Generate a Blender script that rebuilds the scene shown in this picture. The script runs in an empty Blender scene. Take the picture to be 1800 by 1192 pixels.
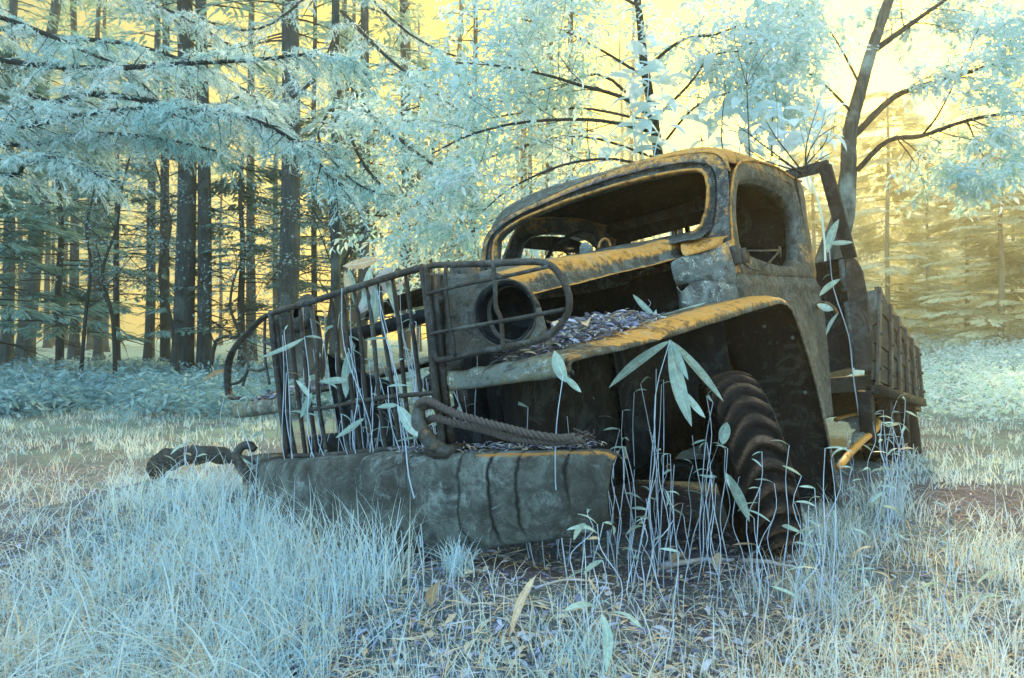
import bpy, math, random
import numpy as np
from mathutils import Vector, Matrix, noise

random.seed(7); rng = np.random.default_rng(7)
scn = bpy.context.scene
COL = scn.collection
R = math.radians

# ------------------------------------------------------------------ camera
F = 1216.0; CX = 900.0; CY = 596.0; EYE = 0.93       # focal length in photo pixels, eye height in metres
cam_d = bpy.data.cameras.new('camera'); cam = bpy.data.objects.new('camera', cam_d); COL.objects.link(cam)
cam_d.sensor_width = 36.0; cam_d.lens = 36.0 * F / 1800.0
cam.location = (0, 0, EYE); cam.rotation_euler = (R(90), 0, 0)
cam_d.clip_start = 0.05; cam_d.clip_end = 600
cam_d.dof.use_dof = True; cam_d.dof.focus_distance = 2.7; cam_d.dof.aperture_fstop = 9.0
scn.camera = cam

# ------------------------------------------------------------------ light
SUN_AZ, SUN_EL = R(27), R(24)                         # azimuth from +Y towards +X
SUN = Vector((math.sin(SUN_AZ) * math.cos(SUN_EL), math.cos(SUN_AZ) * math.cos(SUN_EL), math.sin(SUN_EL)))
w = bpy.data.worlds.new('World'); scn.world = w; w.use_nodes = True
nt = w.node_tree; nt.nodes.clear()
def N(t, **k):
    n = nt.nodes.new(t)
    for a, b in k.items():
        setattr(n, a, b)
    return n
sky = N('ShaderNodeTexSky', sky_type='NISHITA'); sky.sun_disc = False
sky.sun_elevation = SUN_EL; sky.sun_rotation = SUN_AZ; sky.air_density = 1.5; sky.dust_density = 1.5
bg1 = N('ShaderNodeBackground'); bg1.inputs['Strength'].default_value = 0.05
# the mist above the wood: a warm glow round the sun that cools into an added blue fill light overhead and behind
geo = N('ShaderNodeTexCoord')
dot = N('ShaderNodeVectorMath', operation='DOT_PRODUCT'); nt.links.new(geo.outputs['Generated'], dot.inputs[0])
dot.inputs[1].default_value = SUN
mr = N('ShaderNodeMapRange'); mr.inputs['From Min'].default_value = -1; mr.inputs['From Max'].default_value = 1
nt.links.new(dot.outputs['Value'], mr.inputs['Value'])
rp = N('ShaderNodeValToRGB'); nt.links.new(mr.outputs[0], rp.inputs[0])
cr = rp.color_ramp
cr.elements[0].position = 0.0; cr.elements[0].color = (0.60, 0.94, 1.20, 1)
cr.elements[1].position = 1.0; cr.elements[1].color = (1.2, 0.86, 0.10, 1)
for p, c in ((0.44, (0.64, 0.93, 1.08, 1)), (0.58, (0.32, 0.42, 0.34, 1)), (0.70, (0.36, 0.34, 0.13, 1)), (0.84, (0.58, 0.46, 0.15, 1)), (0.94, (0.85, 0.62, 0.10, 1))):
    e = cr.elements.new(p); e.color = c
sx = N('ShaderNodeSeparateXYZ'); nt.links.new(geo.outputs['Generated'], sx.inputs[0])
up = N('ShaderNodeMapRange'); up.inputs['From Min'].default_value = .45; up.inputs['From Max'].default_value = 1; up.inputs['To Max'].default_value = .36; nt.links.new(sx.outputs[2], up.inputs['Value'])
sb = N('ShaderNodeMath', operation='SUBTRACT'); nt.links.new(mr.outputs[0], sb.inputs[0]); nt.links.new(up.outputs[0], sb.inputs[1]); wn = N('ShaderNodeTexNoise'); wn.inputs['Scale'].default_value = 2.6; wn.inputs['Detail'].default_value = 4; nt.links.new(geo.outputs['Generated'], wn.inputs['Vector'])
wm = N('ShaderNodeMath', operation='MULTIPLY_ADD'); nt.links.new(wn.outputs['Fac'], wm.inputs[0]); wm.inputs[1].default_value = .16; nt.links.new(sb.outputs[0], wm.inputs[2])
w2 = N('ShaderNodeMath', operation='SUBTRACT'); nt.links.new(wm.outputs[0], w2.inputs[0]); w2.inputs[1].default_value = .085; nt.links.new(w2.outputs[0], rp.inputs[0])
bg2 = N('ShaderNodeBackground'); bg2.inputs['Strength'].default_value = 0.85
nt.links.new(rp.outputs[0], bg2.inputs[0])
mul = N('ShaderNodeMix', data_type='RGBA', blend_type='MULTIPLY'); mul.inputs[0].default_value = 1; nt.links.new(sky.outputs[0], mul.inputs[6]); nt.links.new(rp.outputs[0], mul.inputs[7]); nt.links.new(mul.outputs[2], bg1.inputs[0])
add = N('ShaderNodeAddShader'); nt.links.new(bg1.outputs[0], add.inputs[0]); nt.links.new(bg2.outputs[0], add.inputs[1])
wo = N('ShaderNodeOutputWorld'); nt.links.new(add.outputs[0], wo.inputs['Surface'])

sd = bpy.data.lights.new('sun', 'SUN'); so = bpy.data.objects.new('sun', sd); COL.objects.link(so)
sd.energy = 4.5; sd.angle = R(4); sd.color = (1.0, 0.77, 0.36)
so.rotation_euler = (-SUN).to_track_quat('-Z', 'Y').to_euler()

scn.view_settings.view_transform = 'Standard'; scn.view_settings.look = 'None'
scn.view_settings.exposure = 0.95; scn.view_settings.gamma = 1.0; scn.view_settings.use_curve_mapping = False
cy = scn.cycles
cy.use_denoising = True; cy.max_bounces = 6; cy.diffuse_bounces = 3; cy.glossy_bounces = 2
cy.transmission_bounces = 3; cy.transparent_max_bounces = 8; cy.volume_bounces = 0
cy.use_fast_gi = False
try: cy.volume_step_rate = 4.0
except Exception: pass

# ------------------------------------------------------------------ measuring helpers
def WP(px, py, d):
    """world point seen at photo pixel (px, py) at distance d ahead"""
    return Vector(((px - CX) / F * d, d, EYE - (py - CY) / F * d))

# the truck's own axes: x towards its left side, y towards its tail, z up (it has sunk and leans)
Bv = np.array([0.63461538, 0.7716923, 0.04188461]); Ov = np.array([0.76152285, -0.63364904, 0.13627852])
Bv /= np.linalg.norm(Bv); Ov -= Ov.dot(Bv) * Bv; Ov /= np.linalg.norm(Ov); Uv = np.cross(Ov, Bv)
TO = np.array([-0.55686121, 2.5555573, -0.42512099 + EYE])
RM = np.stack([Ov, Bv, Uv])
CL = RM @ (np.array([0, 0, EYE]) - TO)
def QN(px, py, n, d):
    """truck-local point at photo pixel (px, py) on the plane n.p = d"""
    r = RM @ np.array([(px - CX) / F, 1, -(py - CY) / F]); n = np.array(n, float)
    t = (d - n.dot(CL)) / n.dot(r)
    return CL + t * r
def Q(px, py, ax, v):
    n = [0, 0, 0]; n['obu'.index(ax)] = 1
    return QN(px, py, n, v)
def T2W(p):
    return TO + p[0] * Ov + p[1] * Bv + p[2] * Uv
def W2T(p):
    return RM @ (np.array(p) - TO)

# ------------------------------------------------------------------ mesh helpers
def tag(o, label=None, cat=None, group=None, kind=None):
    if label: o['label'] = label
    if cat: o['category'] = cat
    if group: o['group'] = group
    if kind: o['kind'] = kind
    return o
def link(name, me, parent=None):
    o = bpy.data.objects.new(name, me); COL.objects.link(o)
    if parent is not None: o.parent = parent
    return o
def empty(name, loc=(0, 0, 0), label=None, cat=None, group=None, rz=0):
    o = bpy.data.objects.new(name, None); COL.objects.link(o); o.empty_display_size = 0.1
    o.location = loc; o.rotation_euler = (0, 0, rz)
    return tag(o, label, cat, group)
def cat_rom(pts, n):
    pts = [np.array(p, float) for p in pts]
    P = [2 * pts[0] - pts[1]] + pts + [2 * pts[-1] - pts[-2]]
    out = []
    for i in range(1, len(P) - 2):
        for k in range(n):
            t = k / n
            out.append(0.5 * ((2 * P[i]) + (-P[i-1] + P[i+1]) * t + (2 * P[i-1] - 5 * P[i] + 4 * P[i+1] - P[i+2]) * t * t + (-P[i-1] + 3 * P[i] - 3 * P[i+1] + P[i+2]) * t ** 3))
    out.append(pts[-1]); return out

class MB:
    def __init__(s): s.v = []; s.f = []; s.a = []
    def add(s, vs, fs, a=0.0):
        n = len(s.v); s.v.extend([tuple(map(float, q)) for q in vs]); s.f.extend([tuple(n + i for i in f) for f in fs])
        s.a.extend(list(a) if hasattr(a, '__len__') else [a] * len(vs)); return n
    def tube(s, pts, r, sides=8, caps=True, a=0.0, flat=1.0):
        P = [Vector(p) for p in pts]; n = len(P)
        rs = list(r) if hasattr(r, '__len__') else [r] * n
        t = (P[1] - P[0]).normalized(); up = Vector((0, 0, 1)) if abs(t.z) < 0.9 else Vector((1, 0, 0))
        x = t.cross(up).normalized(); vs = []
        for i in range(n):
            t = (P[min(i+1, n-1)] - P[max(i-1, 0)]).normalized()
            x = (x - t * x.dot(t)).normalized(); y = t.cross(x)
            for k in range(sides):
                c = 2 * math.pi * k / sides
                vs.append(P[i] + (x * math.cos(c) + y * math.sin(c) * flat) * rs[i])
        fs = [(i*sides + k, i*sides + (k+1) % sides, (i+1)*sides + (k+1) % sides, (i+1)*sides + k) for i in range(n-1) for k in range(sides)]
        if caps: fs += [tuple(range(sides))[::-1], tuple((n-1)*sides + k for k in range(sides))]
        s.add(vs, fs, a)
    def box(s, c, h, m=None, a=0.0):
        vs = [Vector((sx*h[0], sy*h[1], sz*h[2])) for sx in (-1, 1) for sy in (-1, 1) for sz in (-1, 1)]
        if m is not None: vs = [m @ q for q in vs]
        vs = [q + Vector(c) for q in vs]
        s.add(vs, [(0,1,3,2), (4,6,7,5), (0,4,5,1), (2,3,7,6), (0,2,6,4), (1,5,7,3)], a)
    def bar(s, p, q, w, t, up=(0, 0, 1), a=0.0):
        p = Vector(p); q = Vector(q); d = q - p; y = d.normalized(); x = y.cross(Vector(up))
        x = x.normalized() if x.length > 1e-6 else Vector((1, 0, 0)); z = x.cross(y)
        m = Matrix((x, y, z)).transposed(); s.box((p + q) / 2, (w / 2, d.length / 2, t / 2), m, a)
    def loft(s, rows, closed=False, a=None):
        n = len(rows[0]); vs = [p for r_ in rows for p in r_]
        fs = []
        for i in range(len(rows) - 1):
            for k in range(n if closed else n - 1):
                k2 = (k + 1) % n
                fs.append((i*n + k, i*n + k2, (i+1)*n + k2, (i+1)*n + k))
        if a is not None and len(a) == n: a = list(a) * len(rows)
        s.add(vs, fs, a if a is not None else 0.0)
    def lathe(s, prof, c, axis, seg=32, a=0.0):
        """prof: list of (radius, along)"""
        ax = Vector(axis).normalized(); x = ax.orthogonal().normalized(); y = ax.cross(x); c = Vector(c); rows = []
        for r_, h in prof:
            rows.append([c + ax * h + (x * math.cos(2*math.pi*k/seg) + y * math.sin(2*math.pi*k/seg)) * r_ for k in range(seg)])
        s.loft(rows, closed=True)
    def rough(s, amp, scale=6.0, seed=0.0):
        o = []
        for q in s.v:
            d = noise.noise_vector(Vector(q) * scale + Vector((seed, seed, seed)))
            o.append((q[0] + d.x*amp, q[1] + d.y*amp, q[2] + d.z*amp))
        s.v = o; return s
    def build(s, name, mat, parent=None, smooth=True, solid=0.0, sub=0, bevel=0.0, offset=0, inner=None):
        me = bpy.data.meshes.new(name); me.from_pydata(s.v, [], s.f); me.update()
        if smooth: me.polygons.foreach_set('use_smooth', [True] * len(me.polygons))
        at = me.attributes.new('wear_light', 'FLOAT', 'POINT'); at.data.foreach_set('value', s.a)
        me.materials.append(mat); o = link(name, me, parent)
        if sub: m = o.modifiers.new('sub', 'SUBSURF'); m.levels = sub; m.render_levels = sub
        if solid: m = o.modifiers.new('solid', 'SOLIDIFY'); m.thickness = solid; m.offset = offset
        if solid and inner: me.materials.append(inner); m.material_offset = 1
        if bevel: m = o.modifiers.new('bevel', 'BEVEL'); m.width = bevel; m.segments = 2; m.limit_method = 'ANGLE'
        return o

def mesh_np(name, V, Fq, mat, parent=None, smooth=False, tint=None):
    """fast mesh from an (n,3) array and an (m,k) face array; tint = one value per vertex"""
    me = bpy.data.meshes.new(name); V = np.asarray(V, np.float32); Fq = np.asarray(Fq, np.int32); m, k = Fq.shape
    me.vertices.add(len(V)); me.vertices.foreach_set('co', V.ravel())
    me.loops.add(m * k); me.loops.foreach_set('vertex_index', Fq.ravel())
    me.polygons.add(m); me.polygons.foreach_set('loop_start', np.arange(m, dtype=np.int32) * k)
    if smooth: me.polygons.foreach_set('use_smooth', np.ones(m, bool))
    if tint is not None:
        at = me.attributes.new('tint', 'FLOAT', 'POINT'); at.data.foreach_set('value', np.asarray(tint, np.float32))
    me.update(calc_edges=True); me.materials.append(mat)
    return link(name, me, parent) if name else me

def unit(a): return a / np.maximum(np.linalg.norm(a, axis=-1, keepdims=True), 1e-9)
LEAF = (np.array([[0, 0, 0], [.3, .42, .08], [.3, -.42, .08], [.68, .36, .05], [.68, -.36, .05], [1, 0, -.12], [.35, 0, 0], [.7, 0, -.03]]),
        np.array([[0, 6, 1], [0, 2, 6], [1, 6, 7], [1, 7, 3], [6, 2, 4], [6, 4, 7], [3, 7, 5], [7, 4, 5]]))
DIAM = (np.array([[0, 0, 0], [.45, .5, .04], [.45, -.5, .04], [1, 0, -.08]]), np.array([[0, 2, 1], [1, 2, 3]]))
NEED = (np.array([[0, .5, 0], [0, -.5, 0], [1, 0, 0]]), np.array([[0, 1, 2]]))
def cloud(P, D, Nn, L, W, tpl):
    """one template leaf per row: base P, direction D, surface normal Nn, length L, width W"""
    tv, tf = tpl; D = unit(D); S = unit(np.cross(D, Nn)); Up = np.cross(S, D)
    n = len(P); k = len(tv)
    V = P[:, None, :] + D[:, None, :] * (tv[None, :, 0:1] * L[:, None, None]) + S[:, None, :] * (tv[None, :, 1:2] * W[:, None, None]) + Up[:, None, :] * (tv[None, :, 2:3] * L[:, None, None])
    Fq = tf[None] + (np.arange(n) * k)[:, None, None]
    return V.reshape(-1, 3), Fq.reshape(-1, tf.shape[1]), k

# ------------------------------------------------------------------ material helpers
class MT:
    def __init__(s, name):
        s.m = bpy.data.materials.new(name); s.m.use_nodes = True; s.t = s.m.node_tree; s.t.nodes.clear()
        s.out = s.n('ShaderNodeOutputMaterial'); s.co = s.n('ShaderNodeTexCoord')
    def n(s, t, ins=None, **k):
        q = s.t.nodes.new(t)
        for a, b in k.items(): setattr(q, a, b)
        for a, b in (ins or {}).items(): s.set(q.inputs[a], b)
        return q
    def set(s, sock, v):
        if hasattr(v, 'is_output') or isinstance(v, bpy.types.NodeSocket): s.t.links.new(v, sock)
        else:
            if isinstance(v, tuple) and len(v) == 3 and sock.type == 'RGBA': v = v + (1,)
            sock.default_value = v
    def noise(s, scale, detail=6, rough=0.6, vec=None, dist=0.0):
        q = s.n('ShaderNodeTexNoise', {'Scale': scale, 'Detail': detail, 'Roughness': rough, 'Distortion': dist})
        s.t.links.new(vec if vec is not None else s.co.outputs['Object'], q.inputs['Vector']); return q.outputs['Fac']
    def ramp(s, x, lo, hi, a=0.0, b=1.0):
        q = s.n('ShaderNodeMapRange', {'Value': x, 'From Min': lo, 'From Max': hi, 'To Min': a, 'To Max': b}); return q.outputs[0]
    def mix(s, f, a, b):
        q = s.n('ShaderNodeMix', data_type='RGBA'); s.set(q.inputs[0], f); s.set(q.inputs[6], a); s.set(q.inputs[7], b); return q.outputs[2]
    def math(s, op, a, b=0.0):
        q = s.n('ShaderNodeMath', operation=op); s.set(q.inputs[0], a); s.set(q.inputs[1], b); return q.outputs[0]
    def attr(s, name):
        return s.n('ShaderNodeAttribute', attribute_name=name).outputs['Fac']
    def rnd(s):
        return s.n('ShaderNodeObjectInfo').outputs['Random']
    def scale(s, v):
        q = s.n('ShaderNodeMapping', {'Scale': v}); s.t.links.new(s.co.outputs['Object'], q.inputs['Vector']); return q.outputs[0]
    def bump(s, h, strength, dist=0.02):
        return s.n('ShaderNodeBump', {'Height': h, 'Strength': strength, 'Distance': dist}).outputs[0]
    def pbr(s, col, rough=0.8, nrm=None, spec=0.3, metal=0.0):
        q = s.n('ShaderNodeBsdfPrincipled', {'Base Color': col, 'Roughness': rough, 'Metallic': metal, 'Specular IOR Level': spec})
        if nrm is not None: s.t.links.new(nrm, q.inputs['Normal'])
        s.t.links.new(q.outputs[0], s.out.inputs[0]); return s.m

def rust_mat(name, dark, mid, lichen, lich=0.5, rough=0.55, rustiness=1.0, spec=0.5, streak=0.5):
    """weathered sheet metal: dark paint, brown rust, lichen crusts; orange rust with painted-in highlight where 'wear' is high"""
    s = MT(name)
    n1 = s.noise(4.5, 8, 0.65, dist=0.6); n2 = s.noise(34, 6, 0.7); n3 = s.noise(120, 3, 0.6)
    base = s.mix(s.ramp(n1, .38, .62), dark, mid)
    vs = s.scale((14, 14, 1.2)); st = s.noise(1.0, 5, 0.6, vec=vs)
    base = s.mix(s.ramp(st, .5, .75, 0, streak), base, (0.16, 0.19, 0.18))
    base = s.mix(s.ramp(n3, .35, .75, 0.0, .5), base, (0.02, 0.018, 0.016))
    wr = s.attr('wear_light')
    wn = s.ramp(s.math('ADD', s.math('MULTIPLY', wr, 1.0), s.math('MULTIPLY', s.math('SUBTRACT', s.math('ADD', n1, n2), 1.0), 1.3)), .26, .58, 0, rustiness)
    orange = s.mix(s.ramp(n2, .3, .7), (0.46, 0.175, 0.022), (0.82, 0.42, 0.09))  # rust orange, with the warm reflection along the ridges painted in
    base = s.mix(wn, base, orange)
    lc = s.math('MULTIPLY', s.ramp(s.noise(16, 4, 0.7, dist=1.0), .5, .66), s.ramp(n3, .44, .6))
    base = s.mix(s.math('MULTIPLY', lc, lich), base, lichen)
    pe = s.math('MULTIPLY', s.ramp(s.noise(6.5, 8, 0.72, dist=1.4), .53, .57, 0, .75), s.ramp(wr, .2, .5, 1, 0))
    base = s.mix(s.math('MULTIPLY', pe, lich), base, s.mix(n2, (0.10, 0.14, 0.15), (0.27, 0.33, 0.33)))
    pd = s.ramp(s.noise(11, 8, 0.75, dist=1.0), .54, .59, 0, .7)
    base = s.mix(pd, base, (0.022, 0.020, 0.018))
    vo = s.n('ShaderNodeTexVoronoi', {'Scale': 55.0}); s.t.links.new(s.co.outputs['Object'], vo.inputs['Vector'])
    spots = s.ramp(s.math('ADD', vo.outputs['Distance'], s.math('MULTIPLY', n2, .9)), .42, .50, 1, 0)
    base = s.mix(s.math('MULTIPLY', spots, lich), base, (0.62, 0.66, 0.60))
    h = s.math('ADD', s.math('MULTIPLY', n2, .6), s.math('ADD', s.math('MULTIPLY', n3, .5), s.math('MULTIPLY', n1, .5)))
    rg = s.ramp(n2, .3, .7, rough - .18, rough + .18)
    return s.pbr(base, rg, s.bump(h, 1.0, 0.010), spec)

def leaf_mat(name, c1, c2, trans=0.35, scl=1.5, c3=None, use_tint=True, rough=0.6, veins=False):
    s = MT(name)
    n1 = s.noise(scl, 3, 0.6)
    col = s.mix(s.ramp(n1, .35, .65), c1, c2)
    if use_tint: col = s.mix(s.attr('tint'), col, c3 or c1)
    if veins:
        col = s.mix(s.ramp(s.attr('wear_light'), .80, .96, 0, .55), col, (0.78, 0.86, 0.74)); col = s.mix(s.ramp(s.noise(70, 4, .7), .5, .62, 0, .45), col, (0.30, 0.30, 0.22))
        ed = s.math('MULTIPLY', s.ramp(s.attr('wear_light'), 0, .25, 1, 0), s.ramp(s.noise(22, 4, .6), .45, .6)); col = s.mix(s.math('MULTIPLY', ed, .6), col, (0.62, 0.46, 0.28))
    d = s.n('ShaderNodeBsdfPrincipled', {'Base Color': col, 'Roughness': rough, 'Specular IOR Level': 0.25})
    t = s.n('ShaderNodeBsdfTranslucent', {'Color': col})
    m = s.n('ShaderNodeMixShader', {0: trans}); s.t.links.new(d.outputs[0], m.inputs[1]); s.t.links.new(t.outputs[0], m.inputs[2])
    s.t.links.new(m.outputs[0], s.out.inputs[0]); return s.m

def bark_mat(name, c1, c2, c3=None):
    s = MT(name)
    vs = s.scale((22, 22, 3.0)); a = s.noise(1.0, 8, 0.7, vec=vs, dist=0.8); b = s.noise(3.0, 5, 0.6)
    col = s.mix(s.ramp(a, .35, .65), c1, c2)
    col = s.mix(s.ramp(b, .52, .68, 0, .7), col, c3 or c2)
    return s.pbr(col, 0.95, s.bump(a, 0.9, 0.03), 0.1)
# ================================================================== materials of the truck
M = {}
M['body'] = rust_mat('weathered_body', (0.020, 0.034, 0.042), (0.062, 0.058, 0.046), (0.34, 0.42, 0.38), lich=0.8)
M['door'] = rust_mat('weathered_door', (0.026, 0.038, 0.044), (0.090, 0.090, 0.074), (0.30, 0.38, 0.38), lich=0.55, streak=.9, rough=.6)
M['cowl'] = rust_mat('lichened_cowl', (0.09, 0.12, 0.13), (0.20, 0.23, 0.21), (0.62, 0.68, 0.62), lich=1.0, streak=1.0, rough=.65)
M['frame'] = rust_mat('rusty_frame', (0.020, 0.022, 0.024), (0.062, 0.044, 0.032), (0.22, 0.27, 0.26), lich=0.35, rustiness=.6)
M['panel'] = rust_mat('brown_panel', (0.075, 0.068, 0.058), (0.17, 0.145, 0.11), (0.34, 0.42, 0.42), lich=0.5, streak=.3)
M['apron'] = rust_mat('crusted_fender_front', (0.16, 0.17, 0.13), (0.30, 0.30, 0.20), (0.60, 0.68, 0.66), lich=1.0, rough=.7)
M['dark'] = rust_mat('shaded_steel', (0.004, 0.010, 0.017), (0.010, 0.016, 0.022), (0.05, 0.09, 0.11), lich=0.2, rustiness=.10, spec=.12, streak=.12)  # near-black: shade of undersides and engine bay put into the colour
M['dirt'] = MT('dry_dirt'); M['dirt'] = M['dirt'].pbr(M['dirt'].mix(M['dirt'].noise(60), (0.16, 0.14, 0.15), (0.42, 0.38, 0.46)), 1.0)

def bumper_mat():
    s = MT('stained_bumper')
    n1 = s.noise(5, 8, .65, dist=.4); n2 = s.noise(40, 6, .7); n3 = s.noise(150, 3, .6)
    col = s.mix(s.ramp(n1, .35, .65), (0.045, 0.052, 0.050), (0.24, 0.29, 0.275))
    col = s.mix(s.ramp(s.noise(3.6, 7, .7), .46, .62, 0, .9), col, (0.045, 0.036, 0.028))
    col = s.mix(s.ramp(n2, .3, .7, 0, .55), col, (0.04, 0.04, 0.036))
    col = s.mix(s.math('MULTIPLY', s.ramp(n3, .55, .75, 0, .35), s.ramp(n1, .45, .6)), col, (0.34, 0.40, 0.40))
    col = s.mix(s.ramp(s.noise(7.5, 6, .75, dist=1.2), .54, .62, 0, .65), col, (0.27, 0.33, 0.33))
    col = s.mix(s.ramp(s.noise(13, 7, .8, dist=.8), .5, .56, 0, .55), col, (0.03, 0.03, 0.028))
    # dark runs of rust water down the face: narrow, wandering
    xyz = s.n('ShaderNodeSeparateXYZ', {0: s.co.outputs['Object']}); wob = s.math('MULTIPLY', s.math('SUBTRACT', s.noise(9, 4, .6), .5), .045)
    run = 0.0
    for cx_, wd, lo in ((.575, .002, -.3), (.665, .004, -.3), (.735, .0035, -.28), (.86, .003, -.2), (.40, .001, -.12)):
        d = s.math('ABSOLUTE', s.math('SUBTRACT', s.math('ADD', xyz.outputs[0], wob), cx_))
        r1 = s.math('MULTIPLY', s.ramp(s.math('ADD', d, s.math('MULTIPLY', n2, .005)), wd, wd + .007, 1, 0), s.ramp(xyz.outputs[2], lo - .02, lo + .05))
        run = s.math('MAXIMUM', run, r1)
    col = s.mix(run, col, (0.012, 0.012, 0.012))
    orange = s.mix(n2, (0.36, 0.15, 0.03), (0.6, 0.32, 0.09))
    col = s.mix(s.ramp(s.math('ADD', s.attr('wear_light'), s.math('SUBTRACT', n2, .5)), .45, .8), col, orange)
    h = s.math('ADD', n2, s.math('MULTIPLY', n3, .6))
    return s.pbr(col, 0.8, s.bump(h, .8, .008), .3)
M['bumper'] = bumper_mat()
def tyre_mat():
    s = MT('cracked_rubber')
    vo = s.n('ShaderNodeTexVoronoi', {'Scale': 34.0}, feature='DISTANCE_TO_EDGE'); s.t.links.new(s.co.outputs['Object'], vo.inputs['Vector'])
    n = s.noise(9, 6, .6); n2 = s.noise(90, 3)
    col = s.mix(n, (0.016, 0.012, 0.012), (0.062, 0.040, 0.030))
    col = s.mix(s.ramp(s.attr('wear_light'), .3, .95), (0.004, 0.004, 0.005), col)  # grooves blackened: recess shade painted into the rubber
    col = s.mix(s.math('MULTIPLY', s.ramp(s.attr('wear_light'), .9, 1.0), s.ramp(n, .42, .62, 0, .8)), col, (0.17, 0.105, 0.07))  # tan lug tops: worn rubber with a painted highlight
    col = s.mix(s.ramp(vo.outputs[0], 0.0, .05, .7, 0), col, (0.008, 0.007, 0.007))
    return s.pbr(col, .75, s.bump(s.math('ADD', s.ramp(vo.outputs[0], 0, .08), s.math('MULTIPLY', n2, .3)), .5, .004), .35)
M['tyre'] = tyre_mat()
def wood_mat():
    s = MT('rotten_plank'); v = s.scale((30, 2.0, 30)); g = s.noise(1, 7, .7, vec=v)
    return s.pbr(s.mix(s.ramp(g, .3, .7), (0.035, 0.038, 0.036), (0.115, 0.115, 0.095)), .9, s.bump(g, .8, .01), .1)
M['wood'] = wood_mat()
def rope_mat():
    s = MT('old_steel_rope'); g = s.noise(60, 4, .6)
    return s.pbr(s.mix(g, (0.045, 0.038, 0.034), (0.15, 0.13, 0.12)), .75, s.bump(g, .6, .003), .3)
M['rope'] = rope_mat()

truck = empty('abandoned_truck', TO, 'rusted old army truck leaning in the grass, orange rust on its roof and fender', 'truck')
truck.matrix_world = Matrix.Translation(Vector(TO)) @ Matrix((Ov, Bv, Uv)).transposed().to_4x4()
def J(a): return (random.random() - .5) * 2 * a

def plate(mb, pts, th, ax=1, a=0.0):
    """flat sheet from an outline, thickness along axis ax (towards +)"""
    n = len(pts); off = np.zeros(3); off[ax] = th
    c = sum(np.array(p) for p in pts) / n
    vs = [np.array(p) for p in pts] + [np.array(p) + off for p in pts]
    fs = [tuple(range(n)), tuple(range(2*n - 1, n - 1, -1))] + [(i, (i+1) % n, n + (i+1) % n, n + i) for i in range(n)]
    mb.add(vs, fs, a)
# ------------------------------------------------------------------ grille
gr = MB()
OL, OR_, UT = -0.49, 0.445, 0.605
gr.tube(cat_rom([(OL, .0, .0), (OL - .006, 0, .3), (OL - .003, 0, UT - .03), (OL + .03, 0, UT), (-.2, .002, UT), (.1, -.004, UT + .003), (OR_ - .03, 0, UT + .004), (OR_, 0, UT - .02), (OR_ - .006, 0, .3), (OR_ - .012, 0, 0.0)], 6), .0125, 8)
grille = gr.build('grille_frame', M['frame'], truck)
for u, r_ in ((.19, .008), (.006, .011)):
    g = MB(); g.tube(cat_rom([(OL, .002, u), (-.2, .006, u - .004), (.15, .0, u + .006), (OR_, .0, u)], 6), r_, 8); g.build('grille_rail', M['frame'], truck)
for i in range(13):
    o = OL + .045 + i * (OR_ - OL - .075) / 12 + J(.006)
    if i == 4: continue
    g = MB(); bend = J(.010); b2 = J(.008)
    pts = cat_rom([(o, .018, UT + .012), (o + b2, .016, .42), (o + bend, .012 + J(.01), .22), (o + bend * .5, .014, .0), (o + J(.01), .02, -.05 - random.random() * .04)], 4)
    g.tube(pts, .0105, 6, flat=.62); g.build('grille_bar', M['frame'], truck)
g = MB(); g.bar((OL - .012, .02, .58), (OL - .006, .02, .0), .016, .03); g.build('grille_post', M['frame'], truck)
g = MB(); g.bar((OR_ + .014, .02, .58), (OR_ + .004, .02, .0), .018, .03); g.build('grille_post', M['frame'], truck)

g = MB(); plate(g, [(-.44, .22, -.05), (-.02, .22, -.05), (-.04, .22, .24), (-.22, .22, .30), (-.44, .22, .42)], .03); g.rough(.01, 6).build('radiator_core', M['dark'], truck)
# right guard (its left-hand lamp): D-shaped tube with four bent bars
def px(pts, ax='b', v=0.0): return [Q(x, y, ax, v) for x, y in pts]
gd = MB()
lp = cat_rom(px([(752, 500), (751, 476), (758, 467), (800, 465), (868, 463), (940, 460), (968, 467), (985, 485), (996, 507), (1001, 532), (995, 556), (975, 582), (950, 597), (900, 608), (830, 621), (778, 633), (766, 627), (762, 600), (757, 560), (752, 500)], v=-.012), 4)
gd.tube(lp, .0105, 8, caps=False); guard = gd.build('headlight_guard', M['frame'], truck)
for pts, r_ in (([(751, 517), (800, 504), (868, 490), (920, 479), (966, 468)], .0062), ([(758, 587), (800, 579), (868, 567), (930, 556), (992, 544)], .0068),
                ([(783, 466), (784, 500), (789, 560), (797, 600), (799, 627)], .0060), ([(867, 463), (870, 500), (872, 540), (880, 560), (883, 590), (884, 612)], .0072)):
    g = MB(); g.tube(cat_rom(px(pts, v=-.022), 4), r_, 6); g.build('guard_bar', M['frame'], guard)
# left guard: a wide bent strap with twisted bars
g = MB()
lp = cat_rom(px([(472, 553), (455, 565), (436, 585), (415, 608), (403, 634), (400, 668), (405, 697), (420, 700)], v=.03), 5)
rows = [[p + np.array((0, dy, 0)) for dy in (0, .0)] for p in lp]
g.tube(lp, .019, 8, flat=.45); gl = g.build('headlight_guard', M['frame'], truck)
for pts in ([(466, 560), (465, 600), (467, 640), (474, 676)], [(424, 616), (432, 630), (437, 645), (431, 662), (427, 678)], [(436, 648), (452, 652), (466, 648)], [(404, 676), (420, 672), (432, 660)], [(463, 600), (476, 606), (486, 612)]):
    g = MB(); g.tube(cat_rom(px(pts, v=.04), 4), .007, 6); g.build('guard_bar', M['frame'], gl)

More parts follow.
